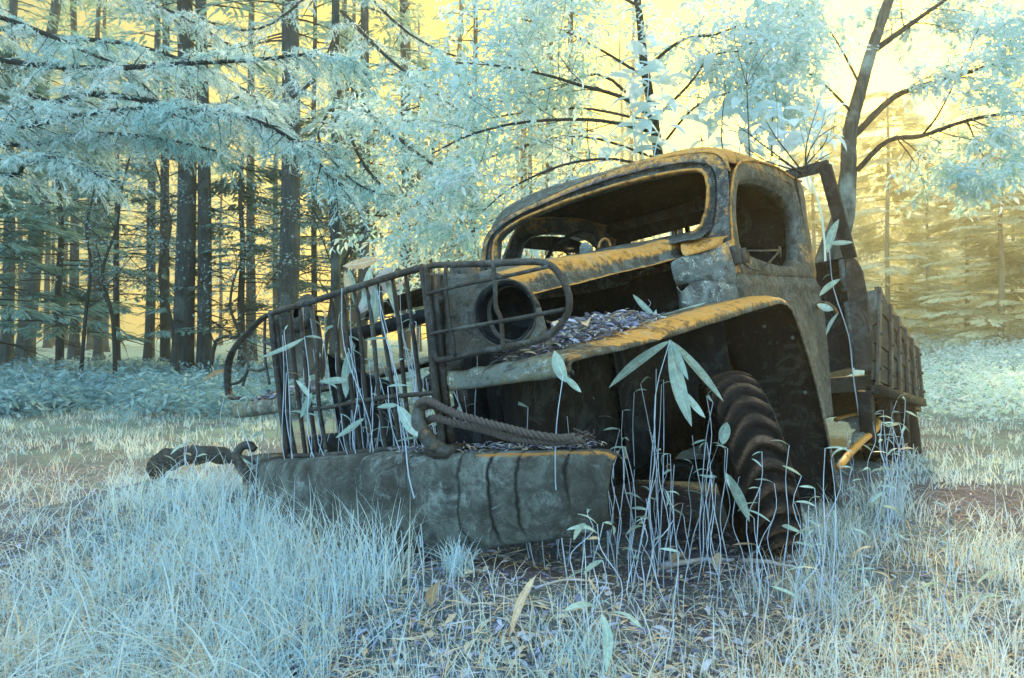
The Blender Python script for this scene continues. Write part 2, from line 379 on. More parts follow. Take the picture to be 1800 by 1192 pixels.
# ------------------------------------------------------------------ headlamp panel and headlamp
hc = Q(889, 551, 'b', .09); hd = Vector((0.36, -1, 0.02)).normalized()
def hole_ring(outer, inner_c, rad, n=48, row=5):
    """rows between a circle and an outline (both in the o/u plane at b)"""
    rows = []
    for k in range(n):
        a = 2 * math.pi * k / n; d = np.array([math.cos(a), 0, math.sin(a)]); best = None
        for i in range(len(outer)):
            p, q = outer[i], outer[(i+1) % len(outer)]; e = q - p
            den = d[0] * e[2] - d[2] * e[0]
            if abs(den) < 1e-9: continue
            w_ = p - inner_c; t = (w_[0] * e[2] - w_[2] * e[0]) / den; s_ = (w_[0] * d[2] - w_[2] * d[0]) / den
            if t > 0 and -1e-6 <= s_ <= 1 + 1e-6 and (best is None or t < best): best = t
        best = best or rad * 1.1
        rows.append([inner_c + d * (rad + (max(best, rad * 1.03) - rad) * j / row) for j in range(row + 1)])
    rows.append(rows[0]); return rows
out = px([(754, 474), (770, 473), (788, 481), (828, 482), (868, 478), (895, 487), (916, 502), (945, 530), (960, 580), (930, 612), (850, 622), (772, 640), (762, 600), (757, 540)], v=.115)
g = MB(); g.loft(hole_ring(out, np.array([hc[0] + .004, .115, hc[2]]), .086)); g.rough(.004, 9).build('headlamp_panel', M['panel'], truck, solid=.004)
g = MB(); g.bar(Q(768, 483, 'b', .10), Q(775, 640, 'b', .10), .03, .022, up=(0, 1, 0)); g.box(Q(772, 528, 'b', .09), (.016, .01, .012)); g.build('panel_bracket', M['frame'], truck)
g = MB(); g.lathe([(.100, -.03), (.104, .0), (.1, .012), (.094, .014), (.090, .0), (.088, -.05), (.078, -.10), (.052, -.145), (.018, -.165), (.001, -.166)], hc, hd, 40)
g.lathe([(.100, -.03), (.097, -.07), (.084, -.12), (.058, -.158), (.02, -.178), (.001, -.179)], hc, hd, 40)
hl = g.build('headlight', M['dark'], truck)
g = MB(); g.lathe([(.099, .004), (.104, .014), (.109, .010), (.110, -.004), (.106, -.018), (.101, -.022)], hc, hd, 48); g.rough(.0015, 20).build('headlight_rim', M['frame'], hl)

# left panel behind the grille
out = px([(482, 562), (500, 553), (530, 548), (560, 556), (566, 600), (563, 655), (530, 664), (486, 670)], v=.14)
g = MB(); plate(g, out, .004); g.build('headlamp_panel', M['panel'], truck)
g = MB(); g.lathe([(.02, .0), (.06, -.02), (.085, -.005), (.09, .01), (.07, .02), (.03, .03)], Q(533, 552, 'b', .12), (0, -1, .4), 20); g.build('horn', M['frame'], truck)

# ------------------------------------------------------------------ engine bay: radiator frame, fan, block, rails, firewall
g = MB()
for a_, b_ in (((-.36, .3, -.1), (-.36, .3, .5)), ((.34, .3, -.1), (.34, .3, .5)), ((-.36, .3, .48), (.34, .3, .5)), ((-.36, .3, -.06), (.34, .3, -.06))):
    g.bar(a_, b_, .05, .05, up=(0, 1, 0))
g.build('radiator_frame', M['dark'], truck)
g = MB()
g.lathe([(.001, .0), (.05, .0), (.05, .05), (.03, .08), (.001, .08)], (.16, .42, .28), (0, -1, 0), 16)
for k in range(4):
    a = k * math.pi / 2 + .5; c, s_ = math.cos(a), math.sin(a)
    g.add([(.16 + c*.03 - s_*.03, .40, .28 + s_*.03 + c*.03), (.16 + c*.03 + s_*.03, .37, .28 + s_*.03 - c*.03), (.16 + c*.19 + s_*.06, .35, .28 + s_*.19 - c*.06), (.16 + c*.19 - s_*.04, .40, .28 + s_*.19 + c*.04)], [(0, 1, 2, 3)])
g.build('fan', M['frame'], truck, solid=.003)
g = MB(); g.box((0, 1.15, .08), (.14, .5, .2)); g.box((0, 1.15, .32), (.09, .42, .05)); g.box((.02, .66, -.08), (.11, .05, .12))
g.tube([(.2, .8, .22), (.24, 1.1, .26), (.22, 1.5, .2)], .035, 10); g.tube([(.22, 1.2, .22), (.25, 1.35, .0), (.2, 1.7, -.3)], .03, 10)
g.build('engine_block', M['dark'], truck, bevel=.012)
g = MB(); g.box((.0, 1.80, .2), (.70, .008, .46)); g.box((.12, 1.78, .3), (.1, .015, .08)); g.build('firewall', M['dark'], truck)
for sx in (-1, 1):
    g = MB(); g.box((sx * .36, 2.75, -.12), (.03, 2.65, .06)); g.build('chassis_rail', M['dark'], truck)
g = MB(); g.bar((-.85, 1.5, -.30), (.80, 1.5, -.36), .09, .09); g.lathe([(.02, -.16), (.12, -.1), (.15, 0), (.12, .1), (.02, .16)], (-.1, 1.5, -.33), (1, 0, 0), 20); g.build('front_axle', M['dark'], truck)
g = MB(); g.bar((-.5, .16, .0), (.5, .16, .0), .10, .14); g.bar((.38, .15, .02), (.62, .7, -.25), .03, .03); g.build('front_crossmember', M['dark'], truck)
for k in range(2):
    g = MB(); pts = cat_rom([(.36 - .72 * k, .2, -.12), (.37 - .72 * k, .8, -.26), (.37 - .72 * k, 1.5, -.3), (.37 - .72 * k, 2.1, -.14)], 5)
    for j in range(4): g.tube([p - np.array((0, 0, .014 * j)) for p in pts[j:len(pts) - j]], .03, 4, flat=.3)
    g.build('leaf_spring', M['dark'], truck)
# inner fender wall, right-hand side in the picture
g = MB(); g.loft([[(.50, b, u) for u in (.30, .1, -.1, -.26)] for b in np.linspace(.25, 1.0, 8)]); g.loft([[(.52, b, u) for u in (.38, .2, .0, -.26)] for b in np.linspace(1.0, 2.3, 8)])
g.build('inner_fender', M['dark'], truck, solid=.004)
g = MB(); g.tube(cat_rom([(.47, .35, .12), (.5, .3, -.02), (.46, .32, -.16)], 4), .012, 6); g.build('brake_hose', M['dark'], truck)

# ------------------------------------------------------------------ hood half
def hood():
    g = MB(); nb = 34
    for side in (1,):
        rows = []; wear_light = []
        for i in range(nb + 1):
            t = i / nb; b = .42 + t * 1.63; bf = max(0, .10 - t) / .10
            ub = .497 + t * .25                        # lower edge of the side
            rise = .105 + .02 * math.sin(t * 5.2) + .03 * math.exp(-((t - .86) / .12) ** 2)
            ur = ub + rise; oo = .43 + .11 * t
            c = .03 + .02 * t
            pts = [(-.46, b + .02, ur - .05), (-.38, b, ur + .0), (-.2, b, ur + c * .8), (0, b, ur + c), (.2, b, ur + c * .85), (oo - .12, b, ur + c * .35), (oo - .055, b, ur + .004),
                   (oo - .018, b, ur - .018), (oo - .002, b, ur - .045), (oo + .004, b, ub + .035), (oo + .008, b, ub + .012), (oo + .022, b, ub + .004), (oo + .032, b, ub + .006)]
            w_ = [0, 0, 0, 0, .0, .2, .85, 1.0, .55, .12, .1, .7, .8]
            if t > .93:
                k = (t - .93) / .07; pts = [(p[0] + .03 * k if j > 5 else p[0], p[1], p[2] - .05 * k * (1 if j < 9 else .2)) for j, p in enumerate(pts)]
            rows.append(pts); wear_light += w_
        g.loft(rows, a=wear_light)
    for i, q in enumerate(g.v):
        d = noise.noise(Vector(q) * 3.1); e = noise.noise(Vector(q) * 11)
        g.v[i] = (q[0], q[1], q[2] + d * .008 + e * .003)
    return g
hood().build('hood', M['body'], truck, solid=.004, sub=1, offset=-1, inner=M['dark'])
# rag of torn metal and loop on the hood edge
g = MB(); g.tube(cat_rom([Q(1052, 436, 'o', .3), Q(1056, 425, 'o', .3), Q(1063, 420, 'o', .3), Q(1070, 424, 'o', .3), Q(1073, 433, 'o', .3)], 5), .007, 8, a=.9); g.build('hood_loop', M['frame'], truck)
g = MB(); p = Q(1031, 440, 'o', .3); g.lathe([(.001, .04), (.02, .035), (.035, .012), (.036, -.02), (.03, -.03)], p, (0.2, -.3, 1), 14); g.rough(.008, 30).build('filler_cap', M['cowl'], truck)
g = MB(); p = Q(1300, 560, 'o', .5)

# ------------------------------------------------------------------ front fenders
def fender(sgn):
    # stations along the fender: b, lip height, edge radius drop
    st = [(.052, .196, .0), (.050, .222, .004), (.064, .243, .012), (.12, .256, .02), (.35, .28, .03), (.62, .318, .045), (.92, .356, .055), (1.25, .396, .06), (1.55, .424, .06), (1.80, .446, .058), (1.95, .452, .05), (2.05, .435, .045)]
    rear = [(2.16, .36), (2.25, .22), (2.32, .08), (2.37, -.06), (2.41, -.22), (2.435, -.42), (2.445, -.60), (2.45, -.72)]
    S = cat_rom([(b, u, d) for b, u, d in st], 3); rows = []; W = []
    for b, u, d in S:
        t = min(1, max(0, b / 2.0)); w_ = 1 if b > .10 else 0
        dent = -.03 * math.exp(-((b - .60) / .06) ** 2)
        inn = .47 + .05 * t
        o_out = .95
        row = [(inn, b, u + .004 - .012 * (1 - t)), (.56, b, u), (.66, b, u + .004), (.76, b, u + .006), (.84, b, u + .004), (.893, b, u - .004 + dent * .3),
               (.924, b, u - .02 * (d / .06) + dent * .8), (.942, b, u - .45 * d + dent), (.950, b, u - .8 * d + dent * .5), (o_out, b, u - d - .004)]
        rows.append(row); fr = 1.0 if b > .2 else .15
        W += [x * (1.0 if b > .3 else .25) for x in (.1, .12, .15, .22, .5, 1.0, 1.05, .75, .25, .2)]
    R2 = cat_rom([(b, u, 0) for b, u in rear], 3)
    for b, u, _ in R2:
        q = (b - 2.05) / .4
        rows.append([(.52, b - .10 * (1 - abs(q)), u), (.58, b - .07, u), (.66, b - .04, u), (.76, b - .02, u), (.84, b - .01, u), (.893, b, u), (.924, b, u), (.942, b - .004, u), (.950, b - .012, u), (.95, b - .05, u)])
        W += [0, 0, .05, .1, .2, .3 * (1 - q), .3, .2, .1, 0]
    if sgn < 0: rows = [[(-p[0], p[1], p[2]) for p in r_] for r_ in rows]
    g = MB(); g.loft(rows, a=W)
    for i, q in enumerate(g.v):
        g.v[i] = (q[0] + noise.noise(Vector(q) * 2.3 + Vector((9, 0, 0))) * .008, q[1], q[2] + noise.noise(Vector(q) * 4) * .007 + noise.noise(Vector(q) * 14) * .0025)
    return g
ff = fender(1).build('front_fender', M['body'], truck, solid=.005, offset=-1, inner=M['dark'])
fender(-1).build('front_fender', M['body'], truck, solid=.005, offset=1)
# crusted front apron of each fender
for sg in (1, -1):
    g = MB(); rows = []
    for k in range(25):
        o = .43 + k * .0215; z = .0035 * math.sin(k * 1.1)
        rows.append([(sg * o, .052, .252 + z), (sg * o, .034, .245 + z), (sg * o, .026, .232), (sg * o, .026, .205 + z), (sg * o, .030, .194), (sg * o, .045, .190)])
    g.loft(rows); g.rough(.003, 14).build('fender_apron', M['apron'], ff if sg > 0 else truck, solid=.004)
for p in ((.945, 2.18, .22), (.93, 2.29, -.08), (.80, 2.2, .3)):
    g = MB(); g.lathe([(.001, .004), (.008, .003), (.010, 0)], (p[0] - .02, p[1] - .05, p[2]), (0, -1, 0.2), 12); g.build('rivet', M['cowl'], ff)

# ------------------------------------------------------------------ cab
WN = (-.23, 1.0, -.16); WD = 1.95 - .23 * .66 - .16 * 1.05
def wq(pts, d=0.0): return [QN(x, y, WN, WD + d) for x, y in pts]
opening = wq([(872, 470), (872, 440), (874, 422), (886, 408), (922, 386), (960, 370), (999, 355), (1076, 331), (1130, 317), (1178, 307), (1215, 301), (1229, 301), (1238, 311), (1242, 330), (1242, 345), (1239, 372), (1229, 396), (1211, 411), (1160, 428), (1080, 452), (1000, 476), (930, 494), (885, 500)])
outer = wq([(841, 485), (842, 455), (848, 425), (858, 405), (880, 386), (900, 374), (952, 349), (1009, 324), (1084, 296), (1160, 277), (1215, 268), (1250, 268), (1270, 280), (1278, 300), (1279, 330), (1280, 370), (1282, 420), (1284, 458), (1250, 466), (1200, 474), (1100, 500), (1000, 520), (900, 530), (850, 520)])
def star(poly, c, ang, ij):
    i_, j_ = ij; d = (math.cos(ang), math.sin(ang)); best = 1e9
    for k in range(len(poly)):
        p, q = poly[k], poly[(k+1) % len(poly)]; ex, ey = q[i_] - p[i_], q[j_] - p[j_]
        den = d[0] * ey - d[1] * ex
        if abs(den) < 1e-9: continue
        wx, wy = p[i_] - c[i_], p[j_] - c[j_]; t = (wx * ey - wy * ex) / den; s_ = (wx * d[1] - wy * d[0]) / den
        if t > 0 and -1e-6 <= s_ <= 1 + 1e-6: best = min(best, t)
    return best
def ring(inner, outer, ij, plane, prof, nrm, n=120, wear_light=None):
    """rows from an opening to an outline on a plane; prof = list of (t, depth along nrm, wear)"""
    c = sum(inner) / len(inner); rows = []; W = []
    angs = [2 * math.pi * k / n for k in range(n)]
    ri = [star(inner, c, a, ij) for a in angs]; ro = [star(outer, c, a, ij) for a in angs]
    for t, dep, w_ in prof:
        row = []
        for a, r1, r2 in zip(angs, ri, ro):
            r_ = r1 + (max(r2, r1 + .01) - r1) * t; p = c.copy(); p[ij[0]] += math.cos(a) * r_; p[ij[1]] += math.sin(a) * r_
            p = plane(p); row.append(p + np.array(nrm) * dep)
        rows.append(row); W += [w_ * (.55 + .45 * math.sin(a) if w_ > .3 else 1) for a in angs]
    return rows, W, ri
def wplane(p):
    q = p.copy(); q[1] = WD + .23 * q[0] + .16 * q[2]; return q
rows, W, ri = ring(opening, outer, (0, 2), wplane,
    [(0, .05, 0), (0, .004, .3), (.06, -.010, .75), (.16, -.012, .8), (.22, .0, .2), (.30, .012, 0), (.40, .010, 0), (.47, -.010, .25), (.56, -.010, .3), (.66, .002, .45), (.85, .002, .6), (1.0, .016, .5)], (0, 1, 0))
g = MB(); g.loft(rows, closed=True, a=W); g.rough(.0025, 12); wsf = g.build('windshield_surround', M['body'], truck)
c = sum(opening) / len(opening)
def ringpath(t, dep, n=120):
    out = []
    for k in range(n):
        a = 2 * math.pi * k / n; r1 = star(opening, c, a, (0, 2)); r2 = max(star(outer, c, a, (0, 2)), r1 + .01); r_ = r1 + (r2 - r1) * t
        p = c.copy(); p[0] += math.cos(a) * r_; p[2] += math.sin(a) * r_; p = wplane(p); p[1] += dep; out.append(p)
    out.append(out[0]); return out
g = MB(); g.tube(ringpath(.10, -.012), .0085, 6, caps=False, a=.62); g.rough(.002, 15).build('windshield_frame', M['body'], wsf)
g = MB(); g.tube(ringpath(.50, -.008), .007, 6, caps=False, a=.2); g.rough(.003, 22).build('windshield_gasket', M['dark'], wsf)
# moss and needles caught along the top of the gasket
pts = ringpath(.56, -.012); g = MB()
for k in range(len(pts) - 1):
    if 8 < k < 58:
        for j in range(5):
            q = pts[k] + np.array([J(.02), J(.01), J(.007) + .004]); d = np.array([J(.03), J(.012), J(.008)])
            g.tube([q, q + d], .0012, 3, caps=False)
g.build('needle_litter', M['dirt'], wsf)['kind'] = 'stuff'

# roof: header curve carried back
DN = (1, 0, .06); DD = .79
rt = []
front = [outer[i] for i in (1, 2, 3, 4, 5, 6, 7, 8, 9, 10, 11, 12, 13)]
fr = cat_rom(front, 3)
nF = len(fr)
rows = []; W = []
oc, ww = -.03, .765
for k, (b, ub, h, w_) in enumerate([(None, 0, 0, 0), (None, 0, 0, 1), (2.10, 1.22, .165, .97), (2.25, 1.24, .185, .975), (2.5, 1.25, .20, .98), (2.8, 1.255, .20, .98), (3.1, 1.25, .195, .98), (3.25, 1.24, .215, .99), (3.36, 1.2, .17, .97), (3.40, 1.12, .12, .95)]):
    row = []
    for i in range(nF):
        t = i / (nF - 1)
        if b is None:
            p = fr[i].copy(); p[1] += .012
            if k == 1:
                tt = math.sin(math.pi * t) ** .5; p[1] += .05; p[2] += .030 * tt + .0; p[0] += (-.010 if t < .5 else .010) * (1 - tt)
        else:
            ph = math.pi * (1 - t); cx_, sx_ = math.cos(ph), math.sin(ph)
            o = oc + ww * w_ * math.copysign(abs(cx_) ** (2 / 3.4), cx_); u = ub + h * abs(sx_) ** (2 / 2.6)
            bb = b - (.33 * max(0, 1 - (b - 2.1) / .9)) * max(0, -(o) + .1) * .8
            p = np.array([o, bb, u])
        row.append(p)
        W.append((-.05 + .95 * min(1, max(0, (t - .48) / .2)) * (1 - .5 * max(0, (t - .85) / .15))) * (1 if k < 5 else .5))
    rows.append(row)
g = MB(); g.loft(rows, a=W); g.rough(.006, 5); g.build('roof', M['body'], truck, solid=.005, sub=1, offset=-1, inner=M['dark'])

# doors (window opening pressed in steps) ; right one in the picture measured, left one mirrored
dwin = [QN(x, y, DN, DD) for x, y in [(1296, 365), (1297, 335), (1303, 322), (1324, 318), (1345, 322), (1365, 330), (1381, 341), (1393, 356), (1403, 380), (1407, 400), (1409, 430), (1408, 452), (1400, 465), (1388, 467), (1365, 463), (1340, 453), (1318, 444), (1304, 426), (1298, 395)]]
dout = [QN(x, y, DN, DD) for x, y in [(1287, 340), (1285, 370), (1287, 410), (1290, 455), (1292, 480), (1330, 484), (1390, 487), (1437, 490), (1433, 465), (1427, 430), (1421, 396), (1416, 355), (1411, 320), (1388, 308), (1370, 297), (1352, 290), (1325, 284), (1302, 284), (1292, 300), (1289, 318)]]
def dplane(p):
    q = p.copy(); q[0] = DD - .06 * q[2]; return q
rows, W, _ = ring(dwin, dout, (1, 2), dplane, [(0, -.10, 0), (0, -.05, 0), (.0, -.034, .05), (.10, -.030, .05), (.14, -.012, .1), (.24, -.008, .2), (.34, .002, .2), (.7, .003, .15), (.97, .0, .3), (1.0, -.008, .5), (1.0, -.03, .4)], (1, 0, 0), n=96)
g = MB(); g.loft(rows, closed=True, a=W); g.rough(.0025, 10)
bf = lambda u: np.interp(u, [-.3, .467, .65, .933], [1.90, 1.91, 1.92, 1.975]) + (.52 * min(1, max(0, (.44 - u) / .03)) if u < .44 else 0); br = lambda u: np.interp(u, [-.3, -.19, .32, .53, .70], [3.08, 3.10, 3.35, 3.40, 3.36])
rows = []
for k in range(46):
    u = .60 - k * .9 / 45; t = []
    for j in range(25):
        s_ = j / 24; b = bf(u) + s_ * (br(u) - bf(u)); o = DD - .06 * u
        o += .014 * math.exp(-((u - .535) / .03) ** 2) + (.012 if u < .45 else .012 * max(0, (.50 - u) / .05) if u < .50 else 0)
        o -= .006 * math.exp(-((u - .455) / .012) ** 2) + .05 * max(0, -.05 - u) ** 1.3
        if j == 0 or j == 24: o -= .012
        t.append((o - .003, b, u))
    rows.append(t)
g.loft(rows)
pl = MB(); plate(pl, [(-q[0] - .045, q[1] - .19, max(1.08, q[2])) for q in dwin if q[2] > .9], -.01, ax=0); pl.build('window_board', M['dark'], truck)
cp = MB(); cp.v, cp.f, cp.a = [(-q[0] - .03, q[1] - .32 * .6, q[2]) for q in g.v], [f[::-1] for f in g.f], list(g.a)
door = g.build('door', M['door'], truck, solid=.004, offset=0)
cp.build('door', M['door'], truck, solid=.004)
g = MB(); g.tube(cat_rom([QN(x, y, DN, DD + .006) for x, y in [(1293, 480), (1290, 450), (1286, 410), (1284, 368), (1286, 330), (1291, 302), (1302, 285), (1325, 283), (1352, 289), (1370, 297), (1388, 309), (1408, 319)]], 4), .008, 6, a=.75); g.rough(.003, 20).build('drip_rail', M['body'], truck)
# rusty mirror bracket and upper hinge
g = MB()
P = lambda x, y, d=.035: QN(x, y, DN, DD + d)
g.tube([P(1313, 441), P(1345, 441), P(1371, 440)], .006, 6); g.tube([P(1371, 440), P(1355, 458), P(1337, 476)], .006, 6); g.tube([P(1337, 476), P(1318, 471), P(1306, 462)], .006, 6)
g.bar(P(1370, 434), P(1371, 451), .022, .012, up=(1, 0, 0)); g.build('mirror_bracket', M['frame'], door)
g = MB(); g.lathe([(.001, .05), (.022, .05), (.026, .04), (.026, -.04), (.022, -.05), (.001, -.05)], P(1293, 449, .02), (0, 0, 1), 14); g.lathe([(.001, .042), (.024, .04), (.026, -.04), (.001, -.042)], P(1304, 450, .03), (0, 0, 1), 10)
g.box(P(1311, 452, .01), (.012, .03, .03)); g.rough(.003, 30).build('hinge', M['frame'], door, smooth=True)
g = MB(); g.tube(cat_rom([P(1440, 537, .03), P(1452, 536, .09), P(1464, 542, .11), P(1470, 550, .10)], 4), [.02 + .006 * math.cos(i * .3) for i in range(13)], 8, a=.4); g.build('filler_pipe', M['frame'], truck)

# cowl: side panels below the windscreen and the scooped corner
def cw(x, y, o=.64): return Q(x, y, 'o', o)
g = MB(); rows = []
upper = [(1179, 462, .56), (1200, 452, .60), (1228, 444, .64), (1252, 436, .69), (1272, 428, .73), (1291, 418, .755)]
mid = [(1181, 480, .56), (1202, 470, .61), (1232, 466, .66), (1254, 462, .70), (1272, 460, .735), (1290, 460, .765)]
low = [(1188, 504, .555), (1208, 500, .605), (1236, 499, .665), (1256, 499, .705), (1274, 501, .737), (1296, 503, .763)]
for r_ in (upper, mid, low): rows.append(cat_rom([cw(*p) for p in r_], 4))
a0 = [t for t in np.linspace(.05, .6, len(rows[0]))]
g.loft([rows[0], [(np.array(p) + np.array(q)) / 2 for p, q in zip(rows[0], rows[1])], rows[1], rows[2]], a=a0 + a0 + [.15] * len(a0) + [.05] * len(a0)); g.rough(.005, 9)
g.build('cowl_side', M['cowl'], truck, solid=.004, sub=1)
g = MB()
a_ = [(1187, 500, .57), (1197, 511, .60), (1214, 498, .63), (1236, 495, .675), (1256, 496, .715), (1275, 498, .745), (1294, 500, .77)]
b_ = [(1194, 520, .57), (1200, 520, .60), (1218, 518, .64), (1238, 515, .68), (1258, 514, .72), (1277, 514, .75), (1297, 515, .77)]
c_ = [(1194, 545, .57), (1200, 545, .60), (1220, 545, .64), (1240, 544, .68), (1260, 543, .72), (1279, 542, .75), (1300, 542, .77)]
g.loft([cat_rom([cw(*p) for p in q], 4) for q in (a_, b_, c_)]); g.rough(.006, 12, 3.0); g.build('cowl_side', M['cowl'], truck, solid=.004, sub=1)
# scoop rolling from the windscreen corner to the hood
g = MB(); rows = []
for t in np.linspace(0, 1, 9):
    x0, y0 = 1205 + 78 * t, 424 + 12 * t - 8 * t * t
    p0 = QN(x0, y0 - 6 - 8 * t, WN, WD - .004); p2 = np.array(cw(1200 + 72 * t, 452 - 20 * t, .60 + .13 * t)); p1 = (p0 + p2) / 2 + np.array((-.01, -.03, .012))
    rows.append([p0, (p0 * .6 + p1 * .5 - p0 * .1), p1, p2])
g.loft(rows, a=[.6, 1, 1, .7]); g.build('cowl_scoop', M['body'], truck, solid=.003, sub=1)
g = MB(); rows = [[(o, 1.62 + .23 * o - .0, .80 - .02 * abs(o)), (o, 1.80 + .23 * o, .86)] for o in np.linspace(-.72, .66, 10)]
g.loft([list(r_) for r_ in zip(*rows)]); g.build('cowl_top', M['body'], truck, solid=.004)
# other side of the cab below the screen
g = MB(); g.loft([[(-.77, 1.40, u), (-.79, 1.6, u), (-.79, 1.75, u)] for u in (.95, .5, .0, -.25)]); g.build('cowl_side', M['door'], truck, solid=.004)

# cab back wall with its wide rear window, ribs, seat, floor, wheel
def lineq(x, y): return Q(x, y, 'b', 3.34)
g = MB()
g.loft([[(o, 3.34, 1.16), (o, 3.33, 1.25), (o, 3.34, 1.33), (o * .97, 3.36, 1.42 - .14 * abs(o) ** 3)] for o in np.linspace(-.78, .735, 12)])
g.loft([[(o, 3.34, .85), (o, 3.34, -.25)] for o in np.linspace(-.78, .735, 6)])
g.loft([[(o, 3.34, .84), (o, 3.34, 1.17)] for o in (.06, .3, .735)]); g.loft([[(o, 3.34, .84), (o, 3.34, 1.17)] for o in (-.78, -.60)])
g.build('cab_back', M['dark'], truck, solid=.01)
for o, w_ in ((-.10, .035), (-.19, .012)):
    g = MB(); g.bar((o, 3.335, .84), (o, 3.335, 1.17), w_, .02, up=(0, 1, 0)); g.build('rear_window_post', M['dark'], truck)
g = MB(); g.bar(Q(975, 428, 'b', 3.25), Q(1246, 357, 'b', 3.25), .05, .07); rl = g.build('cab_rail', M['frame'], truck, bevel=.006)
for k in range(14):
    g = MB(); t = (k + .5) / 14; p = Q(975 + 271 * t, 428 - 71 * t, 'b', 3.222); g.lathe([(.001, .006), (.006, .004), (.007, 0)], p, (0, -1, .3), 8); g.build('rivet', M['dark'], rl)
g = MB(); g.box((.0, 2.6, -.2), (.72, .74, .01)); g.build('cab_floor', M['dark'], truck)
g = MB(); g.box((.0, 3.0, .18), (.62, .24, .07)); g.build('seat', M['dark'], truck, bevel=.03)
g = MB(); cc = Vector((-.38, 2.12, .93)); ax = Vector((0, -1, .75)).normalized(); x = ax.orthogonal().normalized(); y = ax.cross(x)
g.tube([cc + (x * math.cos(2*math.pi*k/36) + y * math.sin(2*math.pi*k/36)) * .21 for k in range(37)], .013, 8, caps=False)
sw = g.build('steering_wheel', M['dark'], truck)
g = MB(); g.tube([cc, cc - ax * .5], .016, 8)
for k in range(3): a = k * 2.094 + .4; g.tube([cc, cc + (x * math.cos(a) + y * math.sin(a)) * .205], .007, 6)
g.build('spoke', M['dark'], sw)
g = MB(); g.loft([[(o, 1.78 + .23 * o, .83), (o, 1.9 + .2 * o, .84), (o, 1.95 + .2 * o, .72), (o, 1.93 + .2 * o, .55)] for o in np.linspace(-.7, .64, 8)]); g.build('dashboard', M['dark'], truck, solid=.005)

# ------------------------------------------------------------------ front wheel, turned towards its left
def tyre(parent, c, ax, rad=.43, wid=.24, nl=27, lug=.036):
    g = MB(); ax = Vector(ax).normalized(); x = ax.orthogonal().normalized(); y = ax.cross(x); c = Vector(c); nt_ = nl * 10
    prof = [(-.40, .60), (-.52, .66), (-.60, .76), (-.60, .86), (-.55, .93)]; prof += [(v * .5, None) for v in np.linspace(-1, 1, 17)] + [(-p, r_) for p, r_ in prof[::-1]]
    rows = []; W = []
    for i in range(nt_):
        th = 2 * math.pi * i / nt_; d = x * math.cos(th) + y * math.sin(th); row = []; wr = []
        for v, r_ in prof:
            if r_ is None:
                vv = v / .5; r_ = 1.0 - .055 * abs(vv) ** 3
                ph = (nl * th / (2 * math.pi) - .75 * abs(vv) ** 1.8 + .25 * vv) % 1.0
                sft = 1 / (1 + math.exp(-(abs(ph - .5) - .24) * 34)); k = 1.0
                rr = rad * r_ - lug * (1 - sft) * k - .004 * abs(noise.noise(Vector((th * 9, v * 7, 3)))) - .0015 * noise.noise(Vector((th * 20, v * 9, 0)))
                wr.append(sft)
            else: rr = rad * r_; wr.append(.35)
            row.append(c + ax * (v * wid) + d * rr)
        rows.append(row); W += wr
    rows.append(rows[0]); W += W[:len(rows[0])]; g.loft(rows, a=W); t = g.build('tyre', M['tyre'], parent)
    g = MB(); g.lathe([(.26, -.11), (.265, -.09), (.24, -.06), (.22, -.02), (.15, .02), (.13, .03), (.001, .03)], c, ax, 32); g.lathe([(.26, .11), (.262, .09), (.24, .05), (.22, -.02)], c, ax, 32)
    g.build('rim', M['dark'], parent)
fw = empty('front_wheel'); fw.parent = truck; wc = Q(1312, 814, 'b', 1.42)
axw = Vector(RM @ np.array([.968, -.20, .0])).normalized(); axw = Vector(RM @ np.array([.955, -.13, .235])).normalized()
tyre(fw, wc, axw, rad=.415, wid=.19)
fw2 = empty('front_wheel'); fw2.parent = truck; tyre(fw2, (-.80, 1.42, -.34), axw)
for o in (-.78, .80):
    rw = empty('rear_wheel'); rw.parent = truck; tyre(rw, (o, 4.55, -.62), (1, 0, 0), rad=.42)

# ------------------------------------------------------------------ bumper, tow hooks
def bsec(o):
    q = o / 1.0; b = -.17 + .34 * min(1.0, abs(q)) ** 2.2 + (.10 * max(0, q - .6) ** 1.2 if q > 0 else 0)
    top = .000 - .045 * max(0, q) ** 2 + .012 * math.sin(o * 3 + 1); bot = -.318 + .03 * max(0, q - .1)
    e = max(0, o - .915) / .055; k = 1 - math.sqrt(max(0, 1 - min(1, e) ** 2)); top -= .018 * k
    return b, top, bot
g = MB(); rows = []; W = []
for k in range(81):
    o = -1.13 + 2.10 * k / 80; b, tp, bt = bsec(o); e = max(0, abs(o) - .93) / .03; cv = .045
    fd = 1 - .8 * min(1, max(0, (o - .55) / .3)); rows.append([(o, b + .03 + .12 * fd, tp - .004), (o, b + .03 + .06 * fd, tp + .003), (o, b + .030, tp + .003), (o, b + .014, tp - .002), (o, b + .004, tp - .012), (o, b - .008, tp - .04), (o, b - .032, tp * .5 + bt * .5), (o, b - .026, tp * .25 + bt * .75), (o, b - .002, bt + .022), (o, b + .008, bt + .008), (o, b + .022, bt + .001), (o, b + .03 + .08 * fd, bt + .006)])
    ww_ = .85 if o > .62 else .12
    e2 = max(0, (o - .86) / .11) ** 1.5; rows[-1] = [(p[0] - .045 * e2 * max(0, (j - 4) / 5) , p[1], p[2]) for j, p in enumerate(rows[-1])]
    W += [0, .1, .2, ww_, ww_ * .5, .05, 0, 0, 0, 0, 0, 0]
g.loft(rows, a=W)
for i, q in enumerate(g.v):
    d = noise.noise(Vector(q) * 3.0); e = noise.noise(Vector(q) * 12); g.v[i] = (q[0], q[1] + d * .014 + e * .004, q[2] + e * .003)
bump = g.build('bumper', M['bumper'], truck, solid=.006, offset=-1)
